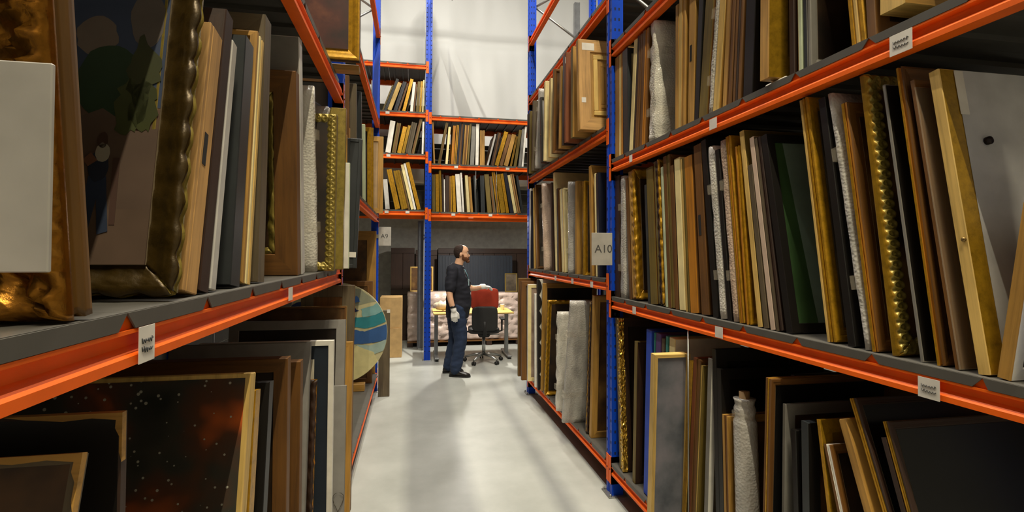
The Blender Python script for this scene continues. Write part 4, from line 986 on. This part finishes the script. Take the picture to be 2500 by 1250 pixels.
        for i, (fwid, dz, c) in enumerate(((.035, 0, 'pale'), (.03, .06, 'tan'))):
            e = empty('tmp'); a = .12 + dz
            for (x0, x1, z0, z1) in ((a, W - a, a, a + fwid), (a, W - a, H - a - fwid, H - a), (a, a + fwid, a + fwid, H - a - fwid), (W - a - fwid, W - a, a + fwid, H - a - fwid)):
                yy = near * t * .5
                MB().box(x0, x1, min(yy * .2, yy * (1.1 - .3 * i)), max(yy * .2, yy * (1.1 - .3 * i)), z0, z1, bev=.003).build('inner_moulding', wood(c, 'x' if x1 - x0 > .15 else 'z'), root)
            bpy.data.objects.remove(e)
        yy = near * (t * .5 + .0012)
        MB().box(.03, .13, min(yy, yy - near * .001), max(yy, yy - near * .001), H * .88, H * .96).build('paper_label', PAPER, root)
        MB().box(.02, .055, min(yy, yy - near * .001), max(yy, yy - near * .001), H * .3, H * .355).build('paper_label', PAPER, root)
        MB().box(.22, W - .22, near * t * .2 - .001, near * t * .2 + .001, .22, H - .22).build('glass_pane', plain('b8ad90', .25), root)
    elif kind == 'scallop':
        MB().box(0, W, -t / 2, t / 2, 0, H, bev=.002).build('screen_board', plain('e0dccb', .6), root)
        n = max(4, int(H / .16)); pts = [(0, 0)]
        for k in range(n * 10 + 1):
            zz = H * k / (n * 10); pts.append((.012 + .03 * abs(math.sin(PI * k / 10)), zz))
        pts.append((0, H)); yy = near * (t / 2)
        MB().prism(pts, min(yy, yy + near * .004), max(yy, yy + near * .004), 'y').build('scalloped_edge', plain('black', .5), root)
        MB().box(-.004, 0, -t / 2, t / 2, 0, H).build('edge_strip', plain('black', .5), root)
    elif kind == 'small':
        bpy.data.objects.remove(root)
        mb = MB(); c = cols[0]; can = c in ('white', 'cream', 'ltgrey', 'mint')
        fwid = .045
        if can: mb.box(0, W, -t / 2, t / 2, 0, H, 0, bev=.003); mb.box(.01, W - .01, -t / 2 - .0005, t / 2 + .0005, .01, H - .01, 1)
        else:
            C = [(0, 0), (W, 0), (W, H), (0, H)]; nr = [(0, 1), (-1, 0), (0, -1), (1, 0)]
            pf = PROF[random.choice(['step', 'flat', 'ridge'])]
            for i in range(4): member(mb, C[i], C[(i + 1) % 4], nr[i], pf, W, H, fwid, t, side=1)
            mb.box(.03, W - .03, -t * .2, t * .15, .03, H - .03, 3)
        ob = mb.build(NAMES[kind], [cmat(c), cmat(c) if random.random() < .6 else cmat('brown'), cmat(c), PIC[random.choice(['dark', 'brownart', 'taupeart'])]()])
        ob.matrix_world = mw; root = ob
    tag(root, label, CATS[kind], GROUPS.get(key, 'pictures on the end rack'))
    return root
def hash_(s):
    h = 7
    for ch in s: h = (h * 31 + ord(ch)) % 100003
    return h
def glassy():
    if 'clear_plastic' in MATS: return MATS['clear_plastic']
    m, nt, b = newmat('clear_plastic'); b.inputs['Base Color'].default_value = (.7, .62, .48, 1); b.inputs['Roughness'].default_value = .15
    tr = N(nt, 'ShaderNodeBsdfTransparent'); mix = N(nt, 'ShaderNodeMixShader'); mix.inputs[0].default_value = .12
    nt.links.new(tr.outputs[0], mix.inputs[1]); nt.links.new(b.outputs[0], mix.inputs[2]); nt.links.new(mix.outputs[0], nt.nodes['Material Output'].inputs[0])
    return m
for key, (side, rows) in DATA.items():
    phr, dr = WHERE[key]
    ax = 3 if abs(dr) == 2 else 4
    order = sorted(range(len(rows)), key=lambda i: rows[i][ax] * (1 if dr > 0 else -1))
    rank = {i: k for k, i in enumerate(order)}
    for i, r in enumerate(rows):
        make_item(key, side, r, r[2] + ', ' + phr.format(ORD[rank[i]]))

# ------------------------------------------------------------------ round painting on the bottom shelf
def tondo():
    R = .535; t = empty('round_painting', (-.805, 5.72, .315))
    tag(t, 'round abstract painting in blue, teal and cream jutting into the aisle', 'painting')
    n = 56; ring = [(R * math.cos(2 * PI * k / n), R + R * math.sin(2 * PI * k / n)) for k in range(n)]
    d = MB().prism(ring, -.012, .012, 'y').build('disc', plain('c2b88c', .5), t)
    def clip(pts, rr):
        out = []
        for x, z in pts:
            q = math.hypot(x, z - R)
            if q > rr: x, z = x * rr / q, R + (z - R) * rr / q
            out.append((x, z))
        return out
    def patch(name, pts, c, k, sub=6):
        P = []
        for i in range(len(pts)):
            a, b = pts[i], pts[(i + 1) % len(pts)]
            for j in range(sub):
                f = j / sub; w = .012 * noise.noise(Vector((a[0] * 9 + f * 3 + k, a[1] * 9, f * 4)))
                P.append((a[0] + (b[0] - a[0]) * f + w, a[1] + (b[1] - a[1]) * f + w * .6))
        P = clip(P, R - .004); y = -.0125 - .0008 * k
        MB().prism(P, y, y + .0007, 'y').build(name, plain(c, .45), d)
    patch('pale_patch', [(-.5, .6), (-.1, 1.07), (.25, 1.0), (.42, .87), (.1, .8), (-.2, .72)], '8e9078', 1)
    patch('dark_blue_patch', [(-.45, .35), (-.1, .2), (.1, .28), (.17, .42), (.16, .62), (.09, .72), (.24, .77), (.1, .86), (-.1, .92), (-.45, .85)], '23305a', 2)
    patch('slate_patch', [(-.4, .45), (.02, .48), (.12, .56), (.02, .68), (-.1, .78), (-.4, .75)], '3d464c', 3)
    patch('teal_patch', [(.2, .70), (.33, .70), (.50, .76), (.55, .66), (.4, .6), (.3, .58), (.17, .6)], '2f8088', 4)
    patch('aqua_patch', [(.26, .79), (.38, .82), (.46, .88), (.52, .78), (.4, .72), (.28, .70)], '7fa9a5', 5)
    patch('blue_patch', [(.17, .575), (.3, .55), (.55, .63), (.55, .46), (.4, .43), (.3, .42), (.19, .42)], '33588c', 6)
    patch('sea_patch', [(.2, .42), (.36, .40), (.52, .46), (.55, .36), (.38, .3)], '9db0a4', 7)
    patch('cream_patch', [(.08, .25), (.22, .40), (.40, .33), (.45, .18), (.25, .02), (.05, .02)], 'd0c48c', 8)
    patch('blue_spot', [(.15, .9), (.22, .93), (.25, .87), (.18, .85)], '3c65a0', 9); patch('blue_spot', [(.13, .13), (.18, .15), (.17, .1)], '3c65a0', 9)
tondo()
b = MB().box(-1.0, -.5, 5.68, 5.78, .236, .3135, bev=.004).build('timber_block', wood('tan', 'x')); tag(b, 'short timber block propping up the round painting', 'block')
t = empty('standing_plank', (-.335, 6.33, 0)); tag(t, 'dark brown plank standing on floor behind the round painting', 'plank')
MB().box(-.065, .065, -.02, .02, 0, 1.02, bev=.003).build('board', wood('taupe'), t); MB().box(.03, .066, -.0215, -.02, .99, 1.03).build('paper_sticker', PAPER, t)
t = empty('support_board', (-.30, 2.93, 2.692)); tag(t, 'pale board under the red picture on the top shelf', 'board')
MB().box(-.6, 0, -.03, .04, 0, .032, bev=.003).build('plywood', wood('tan', 'x'), t)
t = empty('foam_block', (1.40, 1.80, 2.371)); tag(t, 'white foam block beneath large ochre frame on upper shelf', 'foam block')
MB().box(0, .3, -.06, .06, 0, .018, bev=.004).build('foam', plain('white', .8), t)

# ------------------------------------------------------------------ things under the end rack
def box_carton(x, y, z, w, d, h, label):
    t = empty('cardboard_box', (x, y, z)); tag(t, label, 'box', 'cartons under the end rack')
    cm = plain('b3925f', .8)
    MB().box(-w / 2, w / 2, -d / 2, d / 2, 0, h - .004, bev=.004).build('carton', cm, t)
    for s in (-1, 1): MB().box(-w / 2 + .002, w / 2 - .002, min(0.002 * s, s * d / 2), max(.002 * s, s * d / 2) - .002, h - .004, h, bev=.001).build('flap', cm, t)
    MB().box(-w / 2, w / 2, -.025, .025, h, h + .001).build('packing_tape', plain('a8875a', .3), t)
box_carton(-.36, 8.85, 0, .36, .45, .475, 'cardboard box on floor under another, by the centre post')
box_carton(-.355, 8.86, .476, .35, .44, .5, 'cardboard box stacked on top of another, by the centre post')
def crate(x0, x1, y0, y1, h, c, label):
    t = empty('wooden_crate', ((x0 + x1) / 2, (y0 + y1) / 2, 0)); w, d = (x1 - x0) / 2, (y1 - y0) / 2
    n = max(2, int((x1 - x0) / .22))
    for k in range(n):
        a = -w + 2 * w * k / n; MB().box(a + .002, a + 2 * w / n - .002, -d, d, .02, h - .02, bev=.003).build('plank', wood(c), t)
    for z in (0, h * .5, h - .1): MB().box(-w, w, -d - .02, -d, z, z + .1, bev=.003).build('batten', wood(c, 'x'), t)
    tag(t, label, 'crate')
crate(-.43, .02, 10.3, 10.8, 1.80, 'dkbrown', 'dark brown wooden crate beside the steel column')
crate(.04, .46, 10.35, 10.8, 1.76, 'dkbrown', 'dark wooden crate right behind the centre post'.replace('right ', ''))
crate(.48, 2.3, 10.4, 10.9, 1.80, 'dkbrown', 'wide dark crate wall behind the navy panel')
t = empty('ribbed_screen', (1.2, 10.15, .0)); tag(t, 'navy ribbed panel standing behind the desk', 'panel')
MB().box(-.73, .73, -.01, .01, 0, 1.66, bev=.003).build('sheet', plain('1b2430', .6), t)
for k in range(24): MB().box(-.71 + k * .0617, -.71 + k * .0617 + .03, -.018, -.01, .02, 1.64, bev=.002).build('rib', plain('1b2430', .55), t)
def film():
    if 'stretch_film' in MATS: return MATS['stretch_film']
    m = plain('c6b2a6', .25, key='stretch_film'); nt = m.node_tree; b = nt.nodes['Principled BSDF']
    co = coords(nt, (6, 6, 30), False); n = N(nt, 'ShaderNodeTexNoise', Scale=2., Detail=4.); nt.links.new(co, n.inputs['Vector']); bump(nt, b, n.outputs[0], .4, .01)
    return m
def pallet_load(x0, x1, y0, y1, h, label):
    t = empty('wrapped_pallet_load', ((x0 + x1) / 2, (y0 + y1) / 2, 0)); w, d = (x1 - x0), (y1 - y0)
    for k in range(3): MB().box(-w / 2 + k * (w - .1) / 2, -w / 2 + k * (w - .1) / 2 + .1, -d / 2, d / 2, 0, .08).build('pallet_block', wood('dkbrown'), t)
    MB().box(-w / 2, w / 2, -d / 2, d / 2, .08, .1).build('pallet_deck', wood('brown', 'x'), t)
    MB().box(-w / 2 + .07, w / 2 - .07, -d / 2 + .1, d / 2 - .1, .1, h - .04).build('load', plain('a58f7f', .7), t)
    o = wobble_box(w, h - .1, d, 1, x0 * 5).build('stretch_film', film(), t); o.location = (-w / 2, 0, .1)
    tag(t, label, 'pallet load', 'film wrapped pallet loads')
pallet_load(-.1, .75, 9.5, 10.0, .985, 'film wrapped pallet load by the steel column'); pallet_load(.78, 2.0, 9.52, 10.0, .96, 'long film wrapped pallet load behind the office chair')
t = empty('steel_column', (.127, 9.6, 0)); tag(t, 'grey steel column behind the blue centre post', 'column')
MB().box(-.057, .057, -.012, .012, 0, 2.28).build('web', plain('76787a', .5, .2), t); MB().box(-.057, -.045, -.06, .06, .012, 2.28).build('flange', plain('76787a', .5, .2), t); MB().box(.045, .057, -.06, .06, .012, 2.28).build('flange', plain('76787a', .5, .2), t)
bpy.context.view_layer.update()
t.location = (.127, 9.40, 0)
def lean_frame(x, y, z, w, h, c, pic, label, fw=.03):
    t = empty('framed_picture', (x, y, z), (-.08, 0, 0)); tag(t, label, 'framed picture')
    frame_parts(t, w, h, .03, fw, 'step', [c, c, c], -1, 0, 1); MB().box(fw * .7, w - fw * .7, -.006, .006, fw * .7, h - fw * .7).build('canvas', PIC[pic](), t)
lean_frame(-.06, 9.7, .99, .42, .46, 'pale', 'brownart', 'pale gold framed picture standing on wrapped pallet load')
lean_frame(1.72, 9.72, .962, .24, .36, 'olive', 'taupeart', 'small olive framed picture at the end of the pallet load')

# ------------------------------------------------------------------ desk with its things
dk = empty('desk', (.95, 8.52, 0)); tag(dk, 'pale wooden desk with grey legs under the end rack', 'desk')
MB().box(-.64, .64, -.38, .38, .735, .76, bev=.004).build('desk_top', wood('pale', 'x', .4), dk)
MB().box(-.58, .58, -.03, .03, .69, .734).build('cross_rail', plain('5e6062', .4, .4), dk)
for s in (-1, 1):
    lg = MB().box(s * .58 - .03, s * .58 + .03, -.035, .035, .05, .734, bev=.006).build('leg', plain('8a8c8c', .4, .4), dk)
    MB().box(s * .58 - .035, s * .58 + .035, -.34, .34, .03, .06, bev=.006).build('foot', plain('8a8c8c', .4, .4), lg)
    for y in (-.31, .31): MB().tube([(s * .58 - .02, y, .0165), (s * .58 + .02, y, .0165)], .0165, 12).build('castor', plain('161616', .5), lg)
mb = MB(); rows = []
for k in range(25):
    q = k / 24; r = .075 * math.sin(PI * min(1, max(.02, q))) ** .45
    rows.append([(-.16 + .32 * q, r * 1.3 * math.cos(a) * (1 + .25 * noise.noise(Vector((q * 9, math.cos(a) * 2, 1)))), .092 + r * math.sin(a) * (1 + .3 * noise.noise(Vector((q * 7, math.sin(a) * 2, 5))))) for a in [2 * PI * i / 16 for i in range(16)]])
bd = mb.rings(rows).build('wrapped_bundle', plain('sack', .5)); bd.location = (.475, 8.42, .762); tag(bd, 'beige crumpled bundle lying on the desk beside the post', 'bundle')
cp = empty('paper_cup', (1.46, 8.5, .761)); tag(cp, 'white cup standing on the desk corner', 'cup')
prof = [(.028, 0), (.036, .09), (.038, .092), (.034, .09), (.027, .004)]
MB().rings([[(r * math.cos(a), r * math.sin(a), z) for a in [2 * PI * i / 18 for i in range(18)]] for r, z in prof], cap=True).build('cup_body', plain('white', .5), cp)
MB().tube([(.036 * math.cos(.0) + .002, 0, .07), (.058, 0, .06), (.058, 0, .035), (.034, 0, .025)], .005, 8).build('cup_handle', plain('white', .5), cp)

# ------------------------------------------------------------------ office chair
ch = empty('office_chair', (1.09, 8.06, 0), (0, 0, -.06)); tag(ch, 'office chair with red upper back and black seat', 'chair')
RED = plain('94290b', .85); BLK = plain('191817', .6)
def pad(x, y, z, rx, ry, rz, name, mat, e=.35):
    rows = []; nz = 14; nn = 28
    for k in range(nz + 1):
        w = -PI / 2 + PI * k / nz; cz = math.copysign(abs(math.sin(w)) ** e, math.sin(w)); cr = max(.02, math.cos(w)) ** e
        rows.append([(x + rx * cr * math.copysign(abs(math.cos(a)) ** e, math.cos(a)), y + ry * cr * math.copysign(abs(math.sin(a)) ** e, math.sin(a)) + .05 * (2 * (a > PI) - 1) * 0, z + rz * cz) for a in [2 * PI * i / nn for i in range(nn)]])
    return MB().rings(rows).build(name, mat, ch)
pad(.0, -.17, 1.0, .215, .04, .165, 'backrest_pad', RED)
pad(.0, -.19, .70, .2, .035, .19, 'backrest_shell', BLK)
pad(0, .06, .5, .24, .24, .045, 'seat', BLK)
MB().box(-.09, .09, -.12, .12, .4, .47, bev=.02).build('tilt_mechanism', BLK, ch)
MB().tube([(0, -.2, .43), (0, -.2, .56), (0, -.21, .66)], .03, 10).build('backrest_bracket', BLK, ch)
MB().tube([(0, 0, .12), (0, 0, .42)], .027, 14).build('gas_lift', plain('b0b0ae', .25, .9), ch)
MB().tube([(.09, -.02, .43), (.24, -.02, .43)], .008, 8).build('tilt_lever', plain('b0b0ae', .25, .9), ch)
for s in (-1, 1):
    ar = MB().tube([(s * .2, .05, .46), (s * .29, .05, .48), (s * .29, .04, .66)], .016, 8).build('armrest', BLK, ch)
    MB().box(s * .29 - .035, s * .29 + .035, -.1, .14, .66, .69, bev=.012).build('arm_pad', BLK, ar)
for k in range(5):
    a = 2 * PI * k / 5 + .35; c, s = math.cos(a), math.sin(a)
    lg = MB().tube([(.03 * c, .03 * s, .13), (.16 * c, .16 * s, .115), (.3 * c, .3 * s, .075)], [.026, .022, .016], 10).build('base_arm', plain('a9a9a6', .3, .85), ch)
    w = MB(); ax, ay = -s, c
    for o in (-.018, .018):
        w.tube([(.3 * c + ax * (o - .008), .3 * s + ay * (o - .008), .0285), (.3 * c + ax * (o + .008), .3 * s + ay * (o + .008), .0285)], .028, 14)
    w.tube([(.3 * c, .3 * s, .03), (.3 * c, .3 * s, .08)], .008, 8); w.build('castor', BLK, lg)

# ------------------------------------------------------------------ the person
def fuse(name, mb, voxel, smooth, mat, parent, amp=0, freq=8, shade=True):
    o = mb.build(name, mat, None)
    r = o.modifiers.new('r', 'REMESH'); r.mode = 'VOXEL'; r.voxel_size = voxel
    s = o.modifiers.new('s', 'SMOOTH'); s.iterations = smooth; s.factor = .5
    dg = bpy.context.evaluated_depsgraph_get(); me = bpy.data.meshes.new_from_object(o.evaluated_get(dg)); old = o.data
    o.modifiers.clear(); o.data = me; bpy.data.meshes.remove(old); me.name = name
    if amp:
        ns = [v.normal.copy() for v in me.vertices]
        for v, nn in zip(me.vertices, ns):
            c = v.co; v.co = c + nn * amp * (noise.noise(Vector((c.x * freq, c.y * freq, c.z * freq * 1.7))) + .5 * noise.noise(Vector((c.x * freq * 2, c.y * freq * 2, c.z * freq * 3.5))))
    me.polygons.foreach_set('use_smooth', [True] * len(me.polygons))
    o.parent = parent
    return o
def limb(mb, pts, rad, n=14):
    """tapered limb through points with smooth interpolation"""
    P = [Vector(p) for p in pts]; out = []; rr = []
    for i in range(len(P) - 1):
        p0 = P[max(i - 1, 0)]; p1 = P[i]; p2 = P[i + 1]; p3 = P[min(i + 2, len(P) - 1)]
        for k in range(5):
            t = k / 5; out.append(.5 * ((2 * p1) + (p2 - p0) * t + (2 * p0 - 5 * p1 + 4 * p2 - p3) * t * t + (3 * p1 - p0 - 3 * p2 + p3) * t ** 3)); rr.append(rad[i] + (rad[i + 1] - rad[i]) * t)
    out.append(P[-1]); rr.append(rad[-1])
    mb.tube(out, rr, n)
    mb.ell(out[0], (rr[0],) * 3, 12, 8); mb.ell(out[-1], (rr[-1],) * 3, 12, 8)
def section(mb, levels, n=24):
    """stacked superellipse sections: (z, x centre, y centre, half depth, half width)"""
    rows = []
    for z, cx, cy, dx, dy in levels:
        rows.append([(cx + dx * math.copysign(abs(math.cos(a)) ** .85, math.cos(a)), cy + dy * math.copysign(abs(math.sin(a)) ** .85, math.sin(a)), z) for a in [2 * PI * i / n for i in range(n)]])
    mb.rings(rows)
man = empty('person', (.61, 7.30, 0), (0, 0, math.radians(-4)))
tag(man, 'bearded person in navy polo shirt, jeans and white gloves resting a hand on the chair', 'person')
SKIN = plain('e3b08c', .5, key='skin'); NAVY = plain('12131f', .85, key='navy_cotton'); JEAN = plain('1d2c46', .9, key='denim'); LEATHER = plain('17130f', .35); GLOVE = plain('e8e6e0', .8); HAIR = plain('2b1a10', .8, key='hair_brown'); BEARD = plain('6b4024', .85, key='beard_brown')
# joints (x forward, y to the person's left, z up)
hipR, hipL = (.0, -.095, .93), (-.03, .095, .93)
kneeR, kneeL = (.045, -.115, .50), (-.03, .10, .50)
ankR, ankL = (-.02, -.13, .09), (-.115, .11, .09)
shR, shL = (-.075, -.195, 1.47), (.0, .19, 1.47)
elR, wrR = (-.11, -.265, 1.16), (-.05, -.285, .925)
elL, wrL = (.17, .30, 1.2), (.40, .40, 1.205)
HZ = 1.585; hx = .055
head_levels = [(0, .085, .01, .028), (.012, .094, -.02, .044), (.03, .098, -.05, .056), (.05, .1, -.072, .063), (.07, .1, -.085, .068), (.09, .1, -.094, .072), (.11, .094, -.1, .0745), (.125, .095, -.103, .076), (.14, .101, -.104, .077), (.165, .098, -.102, .077), (.19, .086, -.094, .072), (.21, .066, -.078, .062), (.226, .036, -.052, .044), (.236, .0, -.02, .02)]
def head_pt(z, a, off=0):
    L = head_levels
    for i in range(len(L) - 1):
        if L[i][0] <= z <= L[i + 1][0]: break
    f = (z - L[i][0]) / (L[i + 1][0] - L[i][0]); fr, bk, w = [L[i][j] + (L[i + 1][j] - L[i][j]) * f for j in (1, 2, 3)]
    c = (fr + bk) / 2; d = (fr - bk) / 2 + off; w += off
    return (hx + c + d * math.cos(a), w * math.sin(a), HZ + z)
body = MB()
body.rings([[head_pt(z, 2 * PI * i / 28) for i in range(28)] for z, *_ in head_levels])
body.rings([[(hx + .088 + dx, y * w, HZ + z) for y, dx in ((-1, 0), (-.5, .01), (0, p), (.5, .01), (1, 0), (.6, -.03), (-.6, -.03))] for z, p, w in ((.062, .012, .016), (.07, .034, .017), (.08, .036, .014), (.1, .022, .010), (.122, .008, .008))])
for s in (-1, 1): body.ell((hx - .012, s * .078, HZ + .098), (.018, .011, .032), 12, 8)
limb(body, [(-.01, 0, 1.40), (.01, 0, 1.52), (hx - .01, 0, HZ + .07)], [.075, .062, .06])
section(body, [(.86, -.01, 0, .115, .165), (.95, -.01, 0, .125, .17), (1.05, .0, 0, .13, .165), (1.18, .0, 0, .13, .165), (1.32, -.015, 0, .125, .185), (1.43, -.03, 0, .105, .19), (1.50, -.02, 0, .075, .13), (1.53, -.01, 0, .05, .07)])
limb(body, [shR, elR, wrR], [.062, .046, .031]); limb(body, [shL, elL, wrL], [.062, .046, .031])
limb(body, [hipR, kneeR, ankR], [.088, .058, .04]); limb(body, [hipL, kneeL, ankL], [.088, .058, .04])
for ank in (ankR, ankL): limb(body, [(ank[0] - .02, ank[1], .06), (ank[0] + .03, ank[1], .055), (ank[0] + .09, ank[1], .04)], [.034, .03, .02])
def hand(mb, w, d, nrm, sc=1., curl=.35, thumb_side=1, grow=0.):
    """palm, four unequal bent fingers and a thumb from the palm's side; d = pointing direction, nrm = back of hand"""
    w, d, nrm = Vector(w), Vector(d).normalized(), Vector(nrm).normalized(); nrm = (nrm - d * nrm.dot(d)).normalized(); side = d.cross(nrm) * thumb_side
    palm = []
    for k in range(7):
        q = k / 6; c = w + d * (.092 * q * sc); hw = (.026 + .018 * math.sin(min(1, q * 1.3) * PI / 2)) * sc + grow; ht = (.018 - .004 * q) * sc + grow
        palm.append([c + side * (hw * math.cos(a)) + nrm * (ht * math.sin(a)) for a in [2 * PI * i / 14 for i in range(14)]])
    mb.rings(palm)
    for i, (off, ln) in enumerate(((.031, .068), (.0105, .077), (-.0105, .071), (-.031, .056))):
        p = w + d * (.082 * sc) + side * (off * sc); dd = d.copy(); pts = [p]; cr = curl * (1 + .12 * i)
        for seg in (.45, .32, .23):
            ang = cr; dd = (dd * math.cos(ang) - nrm * math.sin(ang)).normalized(); p = p + dd * (ln * seg * sc * 1.05); pts.append(p)
        limb(mb, pts, [(.0095) * sc + grow, .009 * sc + grow, .0082 * sc + grow, .007 * sc + grow], 8)
    p = w + d * (.022 * sc) + side * (.028 * sc); td = (d * .75 + side * .62 - nrm * .25).normalized()
    q1 = p + td * (.04 * sc); td2 = (d * .95 + side * .1 - nrm * .3).normalized(); q2 = q1 + td2 * (.032 * sc); q3 = q2 + td2 * (.022 * sc)
    limb(mb, [p, q1, q2, q3], [.0125 * sc + grow, .0115 * sc + grow, .0105 * sc + grow, .0085 * sc + grow], 8)
dR = (Vector(wrR) - Vector(elR)).normalized(); dL = Vector((.75, .45, -.12)).normalized()
hand(body, wrR, (dR.x * .3, dR.y, dR.z), (0, -1, .0), 1.02, .3, -1); hand(body, wrL, dL, (-.05, 0, 1), 1.02, .3, -1)
fuse('body', body, .0065, 4, SKIN, man)
sh = MB()
section(sh, [(.80, .0, 0, .158, .19), (.86, .005, 0, .165, .192), (.98, .018, 0, .178, .192), (1.08, .022, 0, .178, .19), (1.2, .012, 0, .170, .19), (1.32, -.012, 0, .16, .2), (1.43, -.03, 0, .132, .205), (1.495, -.022, 0, .092, .15), (1.535, -.008, 0, .07, .085)])
def along(a, b, f): return tuple(a[i] + (b[i] - a[i]) * f for i in range(3))
limb(sh, [shR, along(shR, elR, .45), along(shR, elR, .8)], [.083, .078, .074]); limb(sh, [shL, along(shL, elL, .45), along(shL, elL, .8)], [.083, .078, .072])
shirt = fuse('polo_shirt', sh, .011, 5, NAVY, man, .011, 7)
col = MB(); rows = []
for z, r in ((1.505, .078), (1.53, .08), (1.548, .076), (1.52, .092), (1.50, .098)):
    rows.append([(.0 + (r + .004) * math.cos(a) + .012 * (z - 1.5) * 20 * .3, r * .95 * math.sin(a), z - .022 * math.cos(a)) for a in [2 * PI * i / 24 for i in range(24)]])
col.rings(rows, 0, False).build('collar', NAVY, shirt)
MB().tube([(.098, -.055, 1.475), (.135, -.07, 1.4), (.155, -.07, 1.33)], .004, 6).build('lanyard', plain('5f8f9a', .5), man)
MB().box(.150, .161, -.105, -.05, 1.25, 1.335, bev=.002).build('name_badge', plain('a9c2c6', .4), man)
jn = MB()
section(jn, [(.80, -.0, 0, .15, .182), (.86, .0, 0, .152, .184), (.93, -.0, 0, .145, .18)])
limb(jn, [hipR, along(hipR, kneeR, .5), kneeR, along(kneeR, ankR, .5), (ankR[0], ankR[1], .10)], [.122, .11, .09, .086, .08])
limb(jn, [hipL, along(hipL, kneeL, .5), kneeL, along(kneeL, ankL, .5), (ankL[0], ankL[1], .10)], [.122, .11, .09, .086, .08])
fuse('jeans', jn, .011, 4, JEAN, man, .010, 9)
def shoe(ank, yawd):
    mb = MB(); rows = []; c, s = math.cos(yawd), math.sin(yawd)
    for (x, hw, top) in ((-.085, .018, .055), (-.075, .032, .085), (-.04, .038, .115), (.0, .04, .118), (.05, .042, .095), (.1, .047, .072), (.15, .048, .06), (.185, .04, .05), (.205, .022, .036)):
        row = []
        for a in [2 * PI * i / 16 for i in range(16)]:
            y = hw * math.copysign(abs(math.cos(a)) ** .7, math.cos(a)); z = .012 + (top - .012) * (.5 + .5 * math.copysign(abs(math.sin(a)) ** .8, math.sin(a)))
            row.append((ank[0] + x * c - y * s, ank[1] + x * s + y * c, z))
        rows.append(row)
    o = mb.rings(rows).build('shoe', LEATHER, man)
    so = MB(); rows = []
    for k in range(2):
        r = []
        for (x, hw) in ((-.088, .022), (-.07, .036), (0, .043), (.1, .05), (.16, .05), (.2, .034), (.212, .01)): r.append((x, hw))
        pts = r + [(x, -h) for x, h in r[::-1]]
        rows.append([(ank[0] + x * c - y * s, ank[1] + x * s + y * c, .001 + .022 * k) for x, y in pts])
    so.rings(rows, smooth=False).build('sole', plain('0c0a08', .6), o)
    la = MB()
    for k in range(4):
        x = .035 + .022 * k; zz = .112 - .012 * k
        la.tube([(ank[0] + x * c + .022 * s, ank[1] + x * s - .022 * c, zz - .008), (ank[0] + x * c, ank[1] + x * s, zz + .002), (ank[0] + x * c - .022 * s, ank[1] + x * s + .022 * c, zz - .008)], .0025, 5)
    la.build('laces', plain('0f0d0b', .7), o)
shoe((ankR[0], ankR[1], 0), -.28); shoe((ankL[0] - .0, ankL[1], 0), .12)
g = MB(); hand(g, Vector(wrR) , (dR.x * .3, dR.y, dR.z), (0, -1, 0), 1.02, .3, -1, .0035); limb(g, [along(elR, wrR, .86), wrR], [.041, .039]); fuse('glove', g, .0045, 2, GLOVE, man)
g = MB(); hand(g, wrL, dL, (-.05, 0, 1), 1.02, .3, -1, .0035); limb(g, [along(elL, wrL, .84), wrL], [.041, .039]); fuse('glove', g, .0045, 2, GLOVE, man)
wt = MB(); p = Vector(along(elR, wrR, .8)); wt.tube([p - dR * .014, p + dR * .014], .044, 18); wt.build('wristwatch', plain('1a1a1c', .4, .3), man)
# hair: shell over the crown and back, receding at the brow; beard: shell round the jaw
def shell(cond, off, rough, name, mat, zs, seed):
    nA = 72; mb = MB(); idx = {}
    for k, z in enumerate(zs):
        for i in range(nA):
            a = 2 * PI * i / nA - PI
            if cond(z, abs(a)):
                f = off + rough * noise.noise(Vector((math.cos(a) * 16, math.sin(a) * 16, z * 140 + seed)))
                mb.v.append(head_pt(z, a, f)); idx[k, i] = len(mb.v) - 1
    for k in range(len(zs) - 1):
        for i in range(nA):
            q = [(k, i), (k, (i + 1) % nA), (k + 1, (i + 1) % nA), (k + 1, i)]
            if all(c in idx for c in q): mb.quad(tuple(idx[c] for c in q), 0, True)
    o = mb.build(name, mat, man); md = o.modifiers.new('s', 'SOLIDIFY'); md.thickness = .012; md.offset = -1
    return o
zs = [.235 * k / 46 for k in range(47)]
def hair_c(z, a):
    if z > .228: return a > .8
    if z > .2: return a > 1.15
    if z > .13: return a > 1.5 - (z - .13) * 3.5
    return a > 1.62 + (.13 - z) * 5.5 and z > .045
shell(hair_c, .008, .004, 'hair', HAIR, zs, 3)
def beard_c(z, a):
    if z < .042: return a < 1.75
    if z < .052: return a > .28 and a < 1.7
    if z < .066: return a < .62 or (.8 < a < 1.62)
    if z < .1: return 1.3 < a < 1.58
    return False
shell(beard_c, .009, .005, 'beard', BEARD, [.0] + zs[1:24], 8)
mb = MB()
for k in range(7): pass
mb.ell((hx + .088, 0, HZ + .004), (.03, .036, .026), 14, 9); o = mb.build('goatee', BEARD, man)
for s in (-1, 1):
    e = MB().ell((hx + .083, s * .031, HZ + .119), (.012, .013, .011), 12, 8).build('eye', plain('e8e4dc', .25), man)
    MB().ell((hx + .0925, s * .031, HZ + .119), (.004, .006, .006), 10, 6).build('iris', plain('2a1a10', .25), e)
    MB().tube([(hx + .093, s * .014, HZ + .136), (hx + .096, s * .03, HZ + .142), (hx + .082, s * .052, HZ + .137)], .0045, 6).build('eyebrow', HAIR, man)
MB().tube([(hx + .098, -.022, HZ + .050), (hx + .104, 0, HZ + .051), (hx + .098, .022, HZ + .050)], .004, 6).build('lips', plain('9a5546', .5), man)
